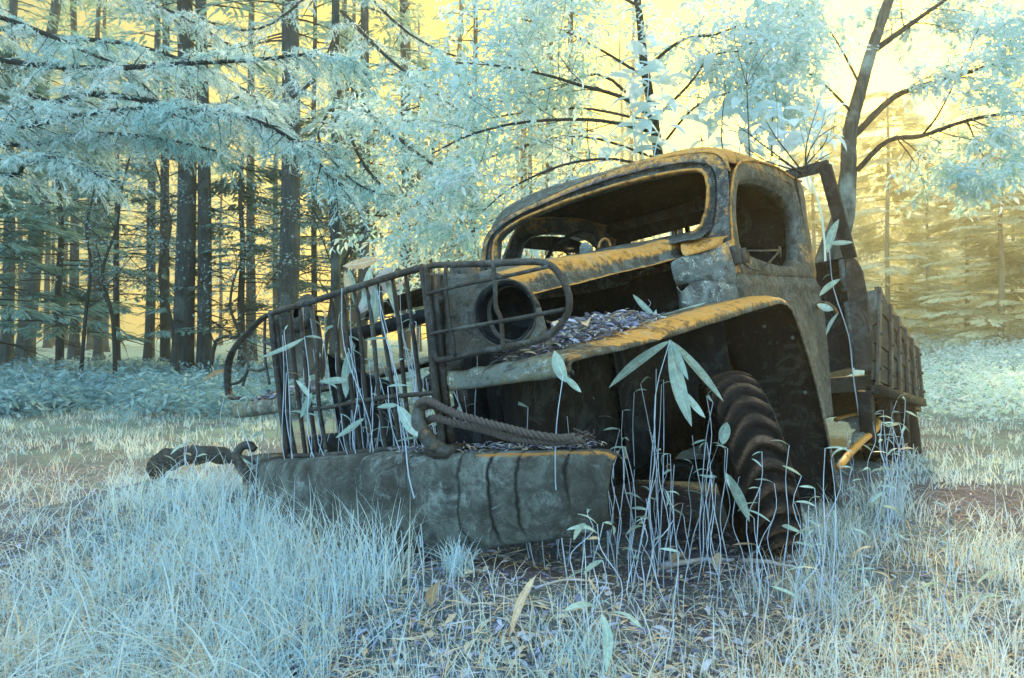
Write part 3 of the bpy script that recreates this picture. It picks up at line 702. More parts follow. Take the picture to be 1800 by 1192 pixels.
def hook(o, b, u):
    g = MB(); p = cat_rom([(o + .03, b + .06, u - .02), (o + .015, b + .0, u + .03), (o + .0, b - .02, u + .075), (o - .012, b - .02, u + .115), (o - .01, b + .0, u + .145), (o + .01, b + .03, u + .150), (o + .028, b + .045, u + .125)], 4)
    n = len(p); g.tube(p, [.026 - .010 * (i / n) for i in range(n)], 10, a=.12); g.box((o + .02, b + .05, u - .005), (.045, .05, .018)); g.rough(.003, 25)
    return g.build('tow_hook', M['frame'], truck)
hk = Q(757, 795, 'b', -.10); hook(hk[0] - .005, -.10, hk[2])
hk2 = Q(432, 848, 'b', -.02); hook(hk2[0], -.02, hk2[2] + .01)
# twisted end of the bumper, far side
g = MB(); lp = cat_rom([Q(440, 800, 'b', .15), Q(400, 785, 'b', .15), Q(350, 780, 'b', .12), Q(300, 788, 'b', .10), Q(268, 800, 'b', .1), Q(258, 825, 'b', .12), Q(264, 850, 'b', .16)], 5)
g.loft([[p + np.array((0, 0, .0)), p + np.array((.0, .02, -.07)), p + np.array((.0, .06, -.11))] for p in lp]); g.rough(.03, 7); g.build('bumper_end', M['frame'], truck, solid=.008)

# ------------------------------------------------------------------ load bed: headboard, posts, plank side
HB = 3.62
def hq(x, y, b=HB): return Q(x, y, 'b', b)
g = MB(); g.bar(hq(1450, 292), hq(1495, 455), .085, .05, up=(0, 1, 0)); g.build('headboard_post', M['dark'], truck, bevel=.006)
g = MB(); g.bar(hq(1380, 310), hq(1457, 290), .075, .05, up=(0, 1, 0)); g.build('headboard_bar', M['dark'], truck, bevel=.006)
g = MB(); plate(g, [hq(x, y) for x, y in [(1432, 463), (1486, 452), (1503, 646), (1452, 656)]], .012); g.build('headboard_plate', M['dark'], truck)
g = MB(); plate(g, [hq(x, y, HB - .02) for x, y in [(1487, 443), (1494, 452), (1503, 460), (1512, 478), (1520, 520), (1528, 580), (1533, 640), (1533, 650), (1504, 648), (1494, 550)]], .05); g.build('headboard_post', M['frame'], truck, bevel=.008)
g = MB(); g.bar(hq(1479, 456, HB - .03), hq(1484, 512, HB - .03), .035, .02, up=(0, 1, 0)); g.build('strut', M['door'], truck)
g = MB(); g.bar(hq(1487, 530, HB - .03), hq(1501, 640, HB - .03), .03, .02, up=(0, 1, 0)); g.build('strut', M['door'], truck)
g = MB(); g.bar(hq(1440, 679, 3.7), hq(1535, 672, 3.7), .11, .12, up=(0, 1, 0)); g.build('bed_beam', M['wood'], truck, smooth=False, bevel=.008)
bt = [Q(x, y, 'o', .97) for x, y in [(1541, 512), (1609, 615), (1617, 700), (1536, 668)]]
BT0, BT1, BB1, BB0 = [np.array(p) for p in bt]
def bedp(s, t): return (BT0 * (1 - t) + BB0 * t) * (1 - s) + (BT1 * (1 - t) + BB1 * t) * s
for k in range(5):
    t0, t1 = k / 5 + .012, (k + 1) / 5 - .006; g = MB(); n = 10
    j0, j1 = J(.008), J(.008)
    rows = [[bedp(s, t0) + np.array((j0, 0, J(.004))), bedp(s, t1) + np.array((j0, 0, J(.004)))] for s in np.linspace(0.0, 1, n)]
    g.loft(rows); g.build('side_plank', M['wood'], truck, smooth=False, solid=.022)
for s in (0.01, .26, .45, .64, .82, .99):
    g = MB(); p, q = bedp(s, -.03), bedp(s, 1.08); d = np.array((.022, 0, 0)); g.bar(p + d, q + d, .05, .022, up=(1, 0, 0)); st = g.build('side_stake', M['frame'], truck, smooth=False, bevel=.004)
    for t in (.12, .5, .88):
        g = MB(); g.lathe([(.001, .014), (.012, .012), (.014, 0)], bedp(s, t) + np.array((.034, 0, 0)), (1, 0, 0), 8); g.build('bolt', M['frame'], st)
g = MB(); g.bar(Q(1529, 512, 'o', .93), Q(1534, 662, 'o', .93), .10, .02, up=(0, 1, 0)); g.build('corner_plate', M['door'], truck, bevel=.004)
g = MB(); g.bar(bedp(0, -.02), bedp(1, -.02), .05, .03, up=(1, 0, 0)); g.build('side_top_rail', M['frame'], truck)
g = MB(); g.bar(bedp(0, 1.10), bedp(1, 1.10), .06, .09, up=(1, 0, 0)); g.build('bed_sill', M['dark'], truck)
g = MB(); pb = [Q(1537, 690, 'o', .93), Q(1600, 722, 'o', .93)]
plate(g, [np.array((-.9, 3.7, -.15)), np.array((.93, 3.7, -.15)), np.array((.93, 5.2, -.50)), np.array((-.9, 5.2, -.50))], -.05, ax=2); g.build('bed_floor', M['wood'], truck)
g = MB()
for s in (.0, .35, .7): g.bar(bedp(s, 1.1) - np.array((.05, 0, 0)), bedp(s, 1.1) - np.array((.08, 0, .34)), .10, .08)
g.build('bed_bracket', M['dark'], truck, bevel=.006)['kind'] = 'stuff'
# bent rear step / running board lip
lp = cat_rom([Q(1470, 738, 'o', .62), Q(1505, 729, 'o', .70), Q(1532, 731, 'o', .80), Q(1544, 742, 'o', .87), Q(1538, 756, 'o', .90), Q(1515, 776, 'o', .92), Q(1494, 797, 'o', .94), Q(1474, 822, 'o', .95)], 5)
g = MB(); g.tube(lp, .022, 8, a=.85, flat=.8); g.build('step_edge', M['body'], truck)
cstep = sum(lp) / len(lp); g = MB(); g.loft([[p, p * .5 + cstep * .5 + np.array((0, 0, .015)), cstep * .9 + p * .1 + np.array((-.05, 0, .0))] for p in lp]); g.build('step_tread', M['cowl'], truck)
# ================================================================== the setting
def hgt(x, y):
    q = RM @ (np.array((x, y, 0.0)) - TO); md = 0.0
    if -2.6 < q[0] < 1.8 and -1.6 < q[1] < 1.6:
        md = .23 * math.exp(-((q[1] + .10) / .48) ** 2) * min(1, max(0, (1.5 - q[0]) / .7)) * min(1, max(0, (q[0] + 2.5) / .9))
    return md + .035 * noise.noise(Vector((x * .7, y * .7, 3))) + .015 * noise.noise(Vector((x * 2.5, y * 2.5, 9))) + max(0, y - 14) * .012 + (max(0, x - 6) * .05 if y > 4 else 0) * min(1, (y - 4) / 6)
def hgts(X, Y): return np.array([hgt(float(a), float(b)) for a, b in zip(X, Y)])
def ground_mat():
    s = MT('forest_floor'); ge = s.n('ShaderNodeNewGeometry').outputs['Position']
    n1 = s.noise(.9, 6, .65, vec=ge); n2 = s.noise(9, 6, .7, vec=ge); n3 = s.noise(55, 4, .7, vec=ge); n4 = s.noise(160, 3, .6, vec=ge)
    c = s.mix(s.ramp(n2, .35, .65), (0.09, 0.095, 0.15), (0.30, 0.30, 0.42))
    c = s.mix(s.ramp(n3, .5, .62), c, (0.42, 0.31, 0.19))
    c = s.mix(s.ramp(n4, .35, .6, .65, 0), c, (0.035, 0.04, 0.07))
    y = s.n('ShaderNodeSeparateXYZ', {0: ge}).outputs[1]
    moss = s.math('ADD', s.ramp(y, 4, 9, 0, .55), s.ramp(n1, .42, .58, 0, .55))
    c = s.mix(moss, c, s.mix(s.ramp(n3, .3, .7), (0.14, 0.26, 0.27), (0.42, 0.60, 0.56)))
    return s.pbr(c, 1.0, s.bump(s.math('ADD', n3, s.math('MULTIPLY', n4, .6)), 1.0, .03), .05)
gm = ground_mat()
xs = np.concatenate([np.linspace(-120, -14, 20), np.linspace(-13, 13, 140), np.linspace(14, 120, 24)]); ys = np.concatenate([np.linspace(-12, 0.5, 14), np.linspace(.7, 16, 150), np.linspace(17, 118, 34)])
X, Y = np.meshgrid(xs, ys); Z = np.array([hgt(a, b) if abs(a) < 60 and b < 80 else hgt(max(-60, min(60, a)), min(80, b)) for a, b in zip(X.ravel(), Y.ravel())])
V = np.stack([X.ravel(), Y.ravel(), Z], 1); nx = len(xs); idx = np.arange(len(ys) * nx).reshape(len(ys), nx)
Fq = np.stack([idx[:-1, :-1], idx[:-1, 1:], idx[1:, 1:], idx[1:, :-1]], -1).reshape(-1, 4)
tag(mesh_np('ground', V, Fq, gm, smooth=True), kind='structure')

def base_at(px_, py_):
    k = (py_ - CY) / F; d = EYE / k
    for _ in range(8 if d < 4.5 else 1): d += .6 * ((EYE - hgt((px_ - CX) / F * d, d)) / k - d)
    return (px_ - CX) / F * d, d
L_ = {}
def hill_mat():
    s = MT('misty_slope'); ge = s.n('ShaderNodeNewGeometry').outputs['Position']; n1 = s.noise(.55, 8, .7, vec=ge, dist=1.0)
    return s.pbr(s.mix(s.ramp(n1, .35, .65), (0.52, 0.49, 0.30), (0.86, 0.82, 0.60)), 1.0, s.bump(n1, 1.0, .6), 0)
hx = np.linspace(4, 118, 70); hy = np.linspace(46, 110, 30); HX, HY = np.meshgrid(hx, hy)
HZ = np.array([13 * min(1, max(0, (b - 46) / 22)) ** .8 * min(1, (a - 4) / 14) * (1 + .25 * noise.noise(Vector((a * .06, b * .05, 2)))) + 1.4 * noise.noise(Vector((a * .45, b * .3, 7))) * min(1, max(0, (b - 46) / 6)) for a, b in zip(HX.ravel(), HY.ravel())]) - .3
ii = np.arange(30 * 70).reshape(30, 70)
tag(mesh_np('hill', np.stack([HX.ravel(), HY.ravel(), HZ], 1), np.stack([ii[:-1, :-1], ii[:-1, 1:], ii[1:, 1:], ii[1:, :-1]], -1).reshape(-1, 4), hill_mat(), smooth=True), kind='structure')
L_['spray'] = leaf_mat('frosted_needles', (0.52, 0.79, 0.83), (0.88, 0.97, 0.98), .45, 1.2, (0.24, 0.40, 0.38))
L_['leaf'] = leaf_mat('pale_broad_leaves', (0.60, 0.84, 0.90), (0.90, 0.97, 1.0), .50, 1.5, (0.50, 0.76, 0.66))
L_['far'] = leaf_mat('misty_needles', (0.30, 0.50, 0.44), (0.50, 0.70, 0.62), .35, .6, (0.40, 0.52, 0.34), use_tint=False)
L_['under'] = leaf_mat('undergrowth_leaves', (0.20, 0.38, 0.46), (0.40, 0.62, 0.68), .3, .8, (0.16, 0.32, 0.38))
L_['grass'] = leaf_mat('pale_grass', (0.46, 0.72, 0.90), (0.88, 0.96, 1.0), .40, 2.5, (0.84, 0.88, 0.70))
L_['bamboo'] = leaf_mat('pale_bamboo_leaf', (0.30, 0.49, 0.47), (0.54, 0.74, 0.69), .30, 16, (.7, .7, .6), use_tint=False, rough=.45, veins=True)
L_['stalk'] = leaf_mat('pale_stalk', (0.50, 0.66, 0.84), (0.74, 0.84, 0.95), .1, 9, (.7, .7, .6), use_tint=False)
L_['dead'] = leaf_mat('dry_tan_leaf', (0.62, 0.42, 0.25), (0.80, 0.62, 0.42), .25, 14, (.7, .7, .6), use_tint=False, veins=True)
L_['grey'] = leaf_mat('dry_lavender_leaf', (0.44, 0.48, 0.62), (0.68, 0.72, 0.82), .25, 14, (.7, .7, .6), use_tint=False, veins=True)
L_['bark'] = bark_mat('conifer_bark', (0.022, 0.042, 0.052), (0.075, 0.105, 0.115), (0.15, 0.19, 0.19))
L_['dbark'] = bark_mat('mottled_bark', (0.030, 0.040, 0.042), (0.14, 0.16, 0.15), (0.42, 0.50, 0.48))
L_['pbark'] = bark_mat('mist_paled_bark', (0.18, 0.18, 0.12), (0.34, 0.33, 0.24))  # bark paled so its colour stands in for mist
L_['twig'] = bark_mat('dark_twigs', (0.020, 0.030, 0.035), (0.06, 0.07, 0.07))
def litter_mat():
    s = MT('scattered_litter'); rp_ = s.n('ShaderNodeValToRGB', {0: s.attr('tint')}); e = rp_.color_ramp.elements
    e[0].position = 0; e[0].color = (.13, .14, .22, 1); e[1].position = 1; e[1].color = (.70, .50, .30, 1)
    for p, c in ((.3, (.32, .34, .50)), (.52, (.56, .59, .74)), (.72, (.50, .52, .46))):
        q = rp_.color_ramp.elements.new(p); q.color = c + (1,)
    return s.pbr(rp_.outputs[0], .8, None, .2)
L_['litter'] = litter_mat()

# ------------------------------------------------------------------ branch growing
def perp(v):
    a = Vector((random.gauss(0, 1), random.gauss(0, 1), random.gauss(0, 1))); return (a - v * a.dot(v)).normalized()
def path_pt(P, t):
    k = t * (len(P) - 1); i = min(int(k), len(P) - 2); f_ = k - i
    return P[i] * (1 - f_) + P[i+1] * f_, (P[i+1] - P[i]).normalized()
def ramify(mb, P, r, lvl, stop, length, leaves, n=7, ang=(35, 65), droop=.12, flat=.45, sides=4, wig=.10):
    P = [Vector(p) for p in P]; m = len(P)
    if lvl > 0: mb.tube(P, [r * (1 - .75 * i / (m - 1)) for i in range(m)], sides, caps=False)
    if lvl >= stop - 1:
        leaves.append(P)
    if lvl == stop: return
    for k in range(n):
        t = .18 + .80 * (k + random.random()) / n; p, d = path_pt(P, t); q = perp(d); q.z *= flat; q.normalize()
        a = R(random.uniform(*ang)); v = (d * math.cos(a) + q * math.sin(a)).normalized(); L = length * random.uniform(.6, 1.1) * (1.05 - .45 * t); pts = [p]
        for j in range(4):
            v = (v + Vector((J(wig * 2), J(wig * 2), J(wig * 2) - droop))).normalized(); pts.append(pts[-1] + v * L / 4)
        ramify(mb, pts, r * .45 * (1.1 - .5 * t), lvl + 1, stop, length * .52, leaves, max(3, n - 2), ang, droop, flat, 3, wig)
def leafy(name, paths, mat, parent, step, size, asp=.42, tpl=LEAF, hang=.35, tint=(.0, 1.0), start=.1):
    P, D, Nn, L, Wd = [], [], [], [], []
    for pth in paths:
        ln = sum((pth[i+1] - pth[i]).length for i in range(len(pth) - 1)); n = max(2, int(ln / step))
        for k in range(n):
            t = start + (1 - start) * k / n; p, d = path_pt(pth, t); q = perp(d); q.z *= .4
            P.append(p); D.append(d * random.uniform(.2, .9) + q * random.uniform(.5, 1) + Vector((0, 0, -hang * random.random()))); Nn.append((J(.5), J(.5), 1)); s_ = size * random.uniform(.6, 1.25); L.append(s_); Wd.append(s_ * asp)
    V, Fq, k = cloud(np.array(P), np.array(D), np.array(Nn), np.array(L), np.array(Wd), tpl)
    tn = np.repeat(rng.random(len(P)) ** 3, k)
    return mesh_np(name, V, Fq, mat, parent, tint=tn)

def spray_limb(wood, acc, P, r, length=.55, step=.05, dens=1.25, nl=.028, droop=.5, r1=.25):
    """conifer limb: side branches, twiglets and needles hanging like feathers"""
    P = [Vector(p) for p in P]; m = len(P); wood.tube(P, [r * (1 - (1 - r1) * i / (m - 1)) for i in range(m)], 6, caps=False)
    tot = sum((P[i+1] - P[i]).length for i in range(m - 1)); n = int(tot / step)
    for k in range(n):
        t = .04 + .96 * (k + random.random() * .5) / n; p, d = path_pt(P, min(t, .999)); side = d.cross(Vector((0, 0, 1)))
        if side.length < .1: side = perp(d)
        side.normalize(); s_ = 1 if k % 2 else -1
        v = (d * random.uniform(.35, .95) + side * s_ * random.uniform(.4, 1.1) + Vector((0, 0, J(.45)))).normalized(); L = length * random.uniform(.45, 1.1) * (1.08 - .6 * t)
        pts = [p]; 
        for j in range(6):
            v = (v + Vector((J(.14), J(.14), -droop * .22 + J(.08)))).normalized(); pts.append(pts[-1] + v * L / 6)
        wood.tube(pts, [r * .22, r * .18, r * .14, r * .10, r * .08, r * .06, r * .03], 3, caps=False)
        nt_ = int(L / .030 * dens)
        for q in range(nt_):
            tt = .06 + .94 * (q + random.random() * .6) / nt_; b, e = path_pt(pts, min(tt, .999)); sd_ = e.cross(Vector((0, 0, 1))); sd_ = sd_.normalized() if sd_.length > .1 else perp(e)
            tv = (e * random.uniform(.5, 1.0) + sd_ * (1 if q % 2 else -1) * random.uniform(.3, .9) + Vector((0, 0, J(.25) - .12 * droop))).normalized()
            acc.append((b, tv, random.uniform(.06, .16) * (1.1 - .5 * tt)))
def needles(name, acc, mat, parent, per=13, nl=.040, nw=.0105, droop=.45):
    B = np.array([a[0] for a in acc]); D = np.array([a[1] for a in acc]); L = np.array([a[2] for a in acc]); n = len(acc)
    t = np.tile(np.linspace(.02, 1.0, per), (n, 1)); P = B[:, None] + D[:, None] * (t * L[:, None])[..., None]; P[..., 2] -= droop * (t ** 2) * L[:, None] * .6
    d = D[:, None] * .8 + rng.normal(0, .45, (n, per, 3)); d[..., 2] -= .25 * droop
    P = P.reshape(-1, 3); d = d.reshape(-1, 3); k = len(P)
    V, Fq, kk = cloud(P, d, rng.normal(0, .6, (k, 3)) + np.array([0, 0, 1]), nl * rng.uniform(.7, 1.3, k), np.full(k, nw), NEED)
    tn = np.repeat(np.repeat(np.clip(rng.normal(.25, .3, n), 0, 1), per), kk)
    return mesh_np(name, V, Fq, mat, parent, tint=tn)

# ------------------------------------------------------------------ far conifers (shared meshes)
def far_kit(seed, H, z0, spread, nb, leafn, dead=22):
    random.seed(seed); w_ = MB(); ts = [0, .012, .035] + [i / 14 for i in range(1, 15)]; pts = [(.12 * math.sin(t * 12.6 + seed) * t, .1 * math.cos(t * 9.8 + seed) * t, H * t) for t in ts]
    w_.tube(pts, [(1 + .55 * math.exp(-t / .014)) * (1 - .62 * t) * .22 for t in ts], 14, caps=False)
    for k, q in enumerate(w_.v):
        n_ = noise.noise(Vector((q[0] * 6, q[1] * 6, q[2] * .8))); fl = .10 + .5 * math.exp(-q[2] / .3); w_.v[k] = (q[0] * (1 + n_ * fl), q[1] * (1 + n_ * fl), q[2])
    trunk = bpy.data.meshes.new('trunk'); trunk.from_pydata(w_.v, [], w_.f); trunk.materials.append(L_['bark'])
    b_ = MB(); P, D, Nn, L, W_ = [], [], [], [], []
    for k in range(nb + dead):
        isd = k < dead; z = random.uniform(1.2, z0 + 1.5) if isd else z0 + (H - z0) * (k - dead) / nb
        a = random.random() * 6.283; ln = (random.uniform(.5, 1.5) if isd else spread * (1.05 - .75 * (z - z0) / (H - z0)) * random.uniform(.6, 1.15))
        d = Vector((math.cos(a), math.sin(a), random.uniform(-.25, .15) if isd else .12)); p = Vector((0, 0, z)); ps = [p]
        for j in range(5):
            d = (d + Vector((J(.12), J(.12), -.09 + J(.05)))).normalized(); p = p + d * ln / 5; ps.append(p)
        b_.tube(ps, [.028, .022, .017, .012, .008, .004], 3, caps=False)
        if isd:
            for j in range(4):
                q_, e_ = path_pt(ps, random.uniform(.3, .95)); v = (e_ + perp(e_) * .8).normalized(); b_.tube([q_, q_ + v * .2, q_ + v * .4 - Vector((0, 0, .05))], [.006, .005, .002], 3, caps=False)
            continue
        for j in range(leafn):
            t = .22 + .78 * random.random(); q_, e_ = path_pt(ps, t); sd_ = e_.cross(Vector((0, 0, 1))).normalized() * random.choice((-1, 1))
            off = random.random() * .38 * (1.15 - t) * spread / 1.6; q2 = q_ + sd_ * off + e_ * off * .6 - Vector((0, 0, off * .35 + J(.04)))
            P.append(q2); D.append(e_ * .8 + sd_ * random.uniform(.1, .9) + Vector((0, 0, -.15 + J(.2)))); Nn.append((J(.7), J(.7), 1)); L.append(random.uniform(.16, .40)); W_.append(random.uniform(.03, .075))
    br = bpy.data.meshes.new('branches'); br.from_pydata(b_.v, [], b_.f); br.materials.append(L_['twig'])
    V, Fq, kk = cloud(np.array(P), np.array(D), np.array(Nn), np.array(L), np.array(W_), DIAM)
    cr_ = mesh_np('', V, Fq, L_['far']); cr_.name = 'crown'
    return [trunk, br, cr_]
KITS = [far_kit(11, 17, 4.6, 1.9, 60, 34), far_kit(12, 19, 6.5, 1.7, 60, 30, 34), far_kit(13, 16, 3.4, 2.1, 56, 36, 14)]
DENSE = [far_kit(21, 13, .5, 3.0, 90, 300, 0), far_kit(22, 11, .3, 2.7, 84, 300, 0)]
L_['tealleaf'] = leaf_mat('teal_boughs', (0.12, 0.27, 0.27), (0.32, 0.52, 0.50), .3, .6, (0.40, 0.52, 0.34), use_tint=False)
L_['mistleaf'] = leaf_mat('olive_misty_boughs', (0.66, 0.66, 0.46), (0.88, 0.88, 0.68), .5, .5, (0.40, 0.52, 0.34), use_tint=False)  # boughs coloured towards the mist, haze painted in
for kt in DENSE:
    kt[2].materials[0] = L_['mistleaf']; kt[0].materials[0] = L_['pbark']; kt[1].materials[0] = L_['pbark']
def plant_tree(name, kit, x, y, r, H=1.0, lean=(0, 0), label='', group=None, cat='tree', z=None):
    t = empty(name, (x, y, (hgt(x, y) if z is None else z) - .05), label, cat, group); t.rotation_euler = (lean[1], lean[0], random.random() * 6.28 if lean == (0, 0) else 0)
    for nm, me in zip(('trunk', 'branches', 'crown'), kit):
        o = link(nm, me, t); s_ = r / .22 if nm == 'trunk' else 1.0; o.scale = (s_, s_, H)
        if nm == 'branches': o['kind'] = 'stuff'
    return t

NEAR = [(12, 646, 20, .015, 1, 'dark straight conifer trunk at the very left edge of the wood'), (44, 640, 28, .075, 0, 'thick dark conifer leaning slightly to the right near the left edge of the wood'),
        (262, 646, 17, .02, 2, 'slim conifer trunk left of the thick pair of dark trunks'), (290, 658, 17, .0, 1, 'slim greyish conifer trunk close beside the thick dark pair'),
        (322, 676, 36, .012, 0, 'thickest dark conifer of the pair standing at the edge of the wood'), (360, 676, 25, -.005, 1, 'thinner dark conifer close against the thickest trunk'),
        (504, 684, 37, .015, 1, 'tall thick grey conifer rising behind the bent headlight guard'), (552, 655, 11, .0, 2, 'thin conifer just beyond the tall thick grey one'),
        (636, 668, 20, .012, 0, 'straight conifer rising behind the leaves in the grille'), (710, 660, 15, .0, 2, 'pale misty conifer above the corner of the grille'),
        (1002, 655, 14, 0, 1, 'thin misty conifer seen above the left end of the cab roof'), (965, 652, 17, 0, 0, 'misty conifer beyond the left end of the cab roof'), (828, 650, 13, .01, 2, 'thin misty conifer left of the windscreen')]
for px_, py_, wd, ln, k, lb in NEAR:
    x, y = base_at(px_, py_); random.seed(px_); plant_tree('conifer_tree', KITS[k], x, y, wd / 2 / F * y, lean=(ln, 0), label=lb)
random.seed(5)
for i in range(58):
    d = random.uniform(24, 58); px_ = random.uniform(-250, 1150); x = (px_ - CX) / F * d
    plant_tree('conifer_tree', KITS[i % 3], x, d, random.uniform(.10, .20), random.uniform(.9, 1.2), label='slender conifer far back in the yellow mist of the wood', group='far conifers in the yellow mist')
TEAL = [far_kit(31, 9, 2.0, 2.5, 46, 120, 6), far_kit(32, 8, 1.6, 2.2, 40, 120, 6)]
for kt in TEAL: kt[2].materials[0] = L_['tealleaf']
for i, (px_, d, k, lb) in enumerate([(-20, 13, 0, 'teal young conifer with soft boughs at the left edge of the wood'), (105, 15, 1, 'teal young conifer between the leaning trunk and the crooked trees'), (205, 18, 0, 'soft teal conifer behind the forked crooked tree'),
        (425, 15, 1, 'soft teal conifer right of the twisted leafy shrub'), (585, 17, 0, 'soft teal conifer behind the slanting dark stem'), (760, 19, 1, 'soft teal conifer above the grille corner'), (-120, 17, 0, 'dim teal conifer just past the left edge')]):
    random.seed(200 + i); x = (px_ - CX) / F * d; plant_tree('young_conifer', TEAL[k], x, d, .09, [.75, .7, .8, .62, .7, .8, .8][i], label=lb)
for i, (px_, d, k, lb) in enumerate([(1560, 26, 0, 'misty conifer with drooping boughs behind the mottled leaning trunk'), (1700, 27, 1, 'tall misty conifer to the right of the truck bed'), (1850, 23, 0, 'misty conifer with drooping boughs at the right edge'),
        (1630, 34, 1, 'faint conifer in the mist straight behind the truck bed'), (1780, 36, 0, 'faint broad conifer in the mist at the far right'), (1430, 30, 1, 'faint conifer in the mist behind the cab'), (1480, 38, 0, 'faint conifer in the mist left of the mottled trunk'),
        (1700, 42, 0, 'faintest conifer in the middle of the misty slope'), (1860, 33, 1, 'faint tall conifer in the mist near the right edge'), (1600, 44, 1, 'faint conifer between the nearer misty conifers behind the bed'), (1760, 22, 1, 'misty conifer with pale boughs right of the tall misty one')]):
    random.seed(100 + i); x = (px_ - CX) / F * d; plant_tree('misty_conifer', DENSE[k], x, d, .10, [.75, .7, .85, .9, .9, 1.0, 1.0, 1.15, 1.0, 1.2, .6][i], label=lb)

# ------------------------------------------------------------------ crooked young trees in front of the wood
CROOK = [([(140, 655), (150, 560), (160, 470), (152, 400), (165, 330), (150, 260)], 12.5, 'crooked bare young tree between the left-hand trunks'),
         ([(203, 655), (198, 560), (180, 480), (205, 400), (215, 330), (235, 250)], 12, 'forked crooked young tree with thin dark stems'),
         ([(318, 640), (300, 560), (280, 480), (300, 400), (285, 330), (262, 250)], 11.5, 'crooked thin stem crossing left of the thickest dark trunk'),
         ([(365, 650), (380, 600), (420, 590), (405, 540), (415, 480), (450, 420)], 11, 'twisted leafy shrub right of the pair of dark trunks'),
         ([(560, 640), (585, 520), (600, 470), (640, 400), (700, 330), (720, 250)], 10, 'slanting dark stem behind the leaves in the grille')]
for i, (pp, d, lb) in enumerate(CROOK):
    random.seed(300 + i); P = [WP(a, b, d) for a, b in pp]; P[0].z = hgt(P[0].x, P[0].y) - .02
    t = empty('young_tree', P[0], lb, 'tree'); loc = [p - P[0] for p in P]; pts = [Vector(q) for q in cat_rom(loc, 4)]
    g = MB(); g.tube(pts, [.036 * (1 - .7 * k / len(pts)) for k in range(len(pts))], 7, caps=False); g.build('trunk', L_['twig'], t)
    b = MB(); lv = []; ramify(b, pts, .03, 0, 3, 1.5, lv, n=9, droop=-.02, flat=.9); b.build('branches', L_['twig'], t)['kind'] = 'stuff'
    leafy('crown', lv, L_['under'], t, .10, .06, .5, DIAM)

# ------------------------------------------------------------------ near conifer whose boughs reach in from the left
def bough_tree(root, limbs, label, trunk=None, r=.16, **kw):
    t = empty('conifer_tree', root, label, 'tree'); rt_ = Vector(root); acc = []
    if trunk:
        g = MB(); g.tube([Vector(p) - rt_ for p in trunk], [r * (1 - .08 * i) for i in range(len(trunk))], 12, caps=False); g.build('trunk', L_['bark'], t)
    for lm in limbs:
        w_ = MB(); P = [Vector(q) - rt_ for q in cat_rom([WP(a, b, c_) for a, b, c_ in lm['p']], 4)]
        spray_limb(w_, acc, P, lm.get('r', .03), lm.get('len', .6), lm.get('step', .060), lm.get('dens', .95), droop=lm.get('droop', .5)); w_.build('limb', L_['twig'], t)['kind'] = 'stuff'
    needles('crown', acc, L_['spray'], t, **kw); return t
random.seed(41)
bough_tree((-6.2, 6.5, 0), [
    dict(p=[(-300, 60, 6.4), (0, 190, 6.1), (160, 165, 5.8), (330, 190, 5.5), (430, 205, 5.3), (520, 250, 5.1), (600, 330, 5.0)], r=.035, len=.75),
    dict(p=[(-300, 40, 6.4), (0, 105, 6.2), (170, 120, 6.0), (320, 112, 5.8), (450, 105, 5.6), (560, 95, 5.5), (630, 110, 5.4)], r=.03, len=.65),
    dict(p=[(-300, 100, 6.4), (0, 250, 6.0), (130, 235, 5.8), (260, 240, 5.6), (380, 265, 5.5)], r=.028, len=.6),
    dict(p=[(-300, 120, 6.4), (-20, 300, 5.6), (60, 275, 5.4), (130, 290, 5.3), (200, 320, 5.2)], r=.024, len=.5),
    dict(p=[(-300, -60, 6.4), (0, 30, 6.3), (150, 90, 6.2), (230, 130, 6.1), (300, 200, 6.0)], r=.03, len=.6),
    dict(p=[(-300, 80, 6.8), (0, 150, 6.6), (150, 200, 6.3), (300, 215, 6.1), (420, 170, 5.9)], r=.03, len=.7),
    dict(p=[(-300, 80, 6.2), (-30, 215, 5.7), (120, 205, 5.5), (250, 190, 5.3), (350, 215, 5.1)], r=.03, len=.65),
    dict(p=[(-300, 0, 6.8), (60, 60, 6.9), (240, 80, 6.7), (400, 140, 6.4), (480, 200, 6.2)], r=.03, len=.7),
    dict(p=[(-300, -100, 6.8), (100, -40, 7.2), (300, 20, 7.2), (420, 90, 7.0)], r=.03, len=.6, dens=.8)],
    'near conifer reaching in from the left with big frosted drooping boughs', trunk=[(-6.2, 6.5, z) for z in (-.1, 1, 2, 3.5, 5, 7)], r=.22)
random.seed(42)
bough_tree(tuple(base_at(560, 720)) + (0,), [
    dict(p=[(590, 60, 8.9), (560, 130, 8.0), (500, 180, 7.2), (440, 200, 6.6), (400, 260, 6.2)], r=.025, len=.6),
    dict(p=[(600, 120, 8.9), (650, 200, 7.6), (720, 260, 7.0), (790, 310, 6.7), (850, 370, 6.5)], r=.028, len=.6),
    dict(p=[(600, 200, 8.9), (640, 290, 7.4), (700, 350, 6.9), (770, 390, 6.6), (840, 430, 6.4)], r=.024, len=.5),
    dict(p=[(600, 160, 8.9), (560, 240, 7.8), (600, 300, 7.2), (640, 330, 6.9), (690, 345, 6.7)], r=.022, len=.5),
    dict(p=[(600, 20, 8.9), (680, 100, 7.6), (760, 160, 7.2), (840, 220, 7.0)], r=.024, len=.55),
    dict(p=[(600, -60, 8.9), (720, 60, 8.2), (850, 110, 7.8), (950, 90, 7.6)], r=.02, len=.45, dens=.6),
    dict(p=[(600, -60, 8.9), (480, 40, 8.2), (400, 50, 8.0), (330, 20, 7.6)], r=.02, len=.45, dens=.7)],
    'conifer behind the grille whose frosted boughs fan out above it', trunk=[tuple(WP(590, y_, 9.0)) for y_ in (730, 500, 300, 100, -100, -300)], r=.07)

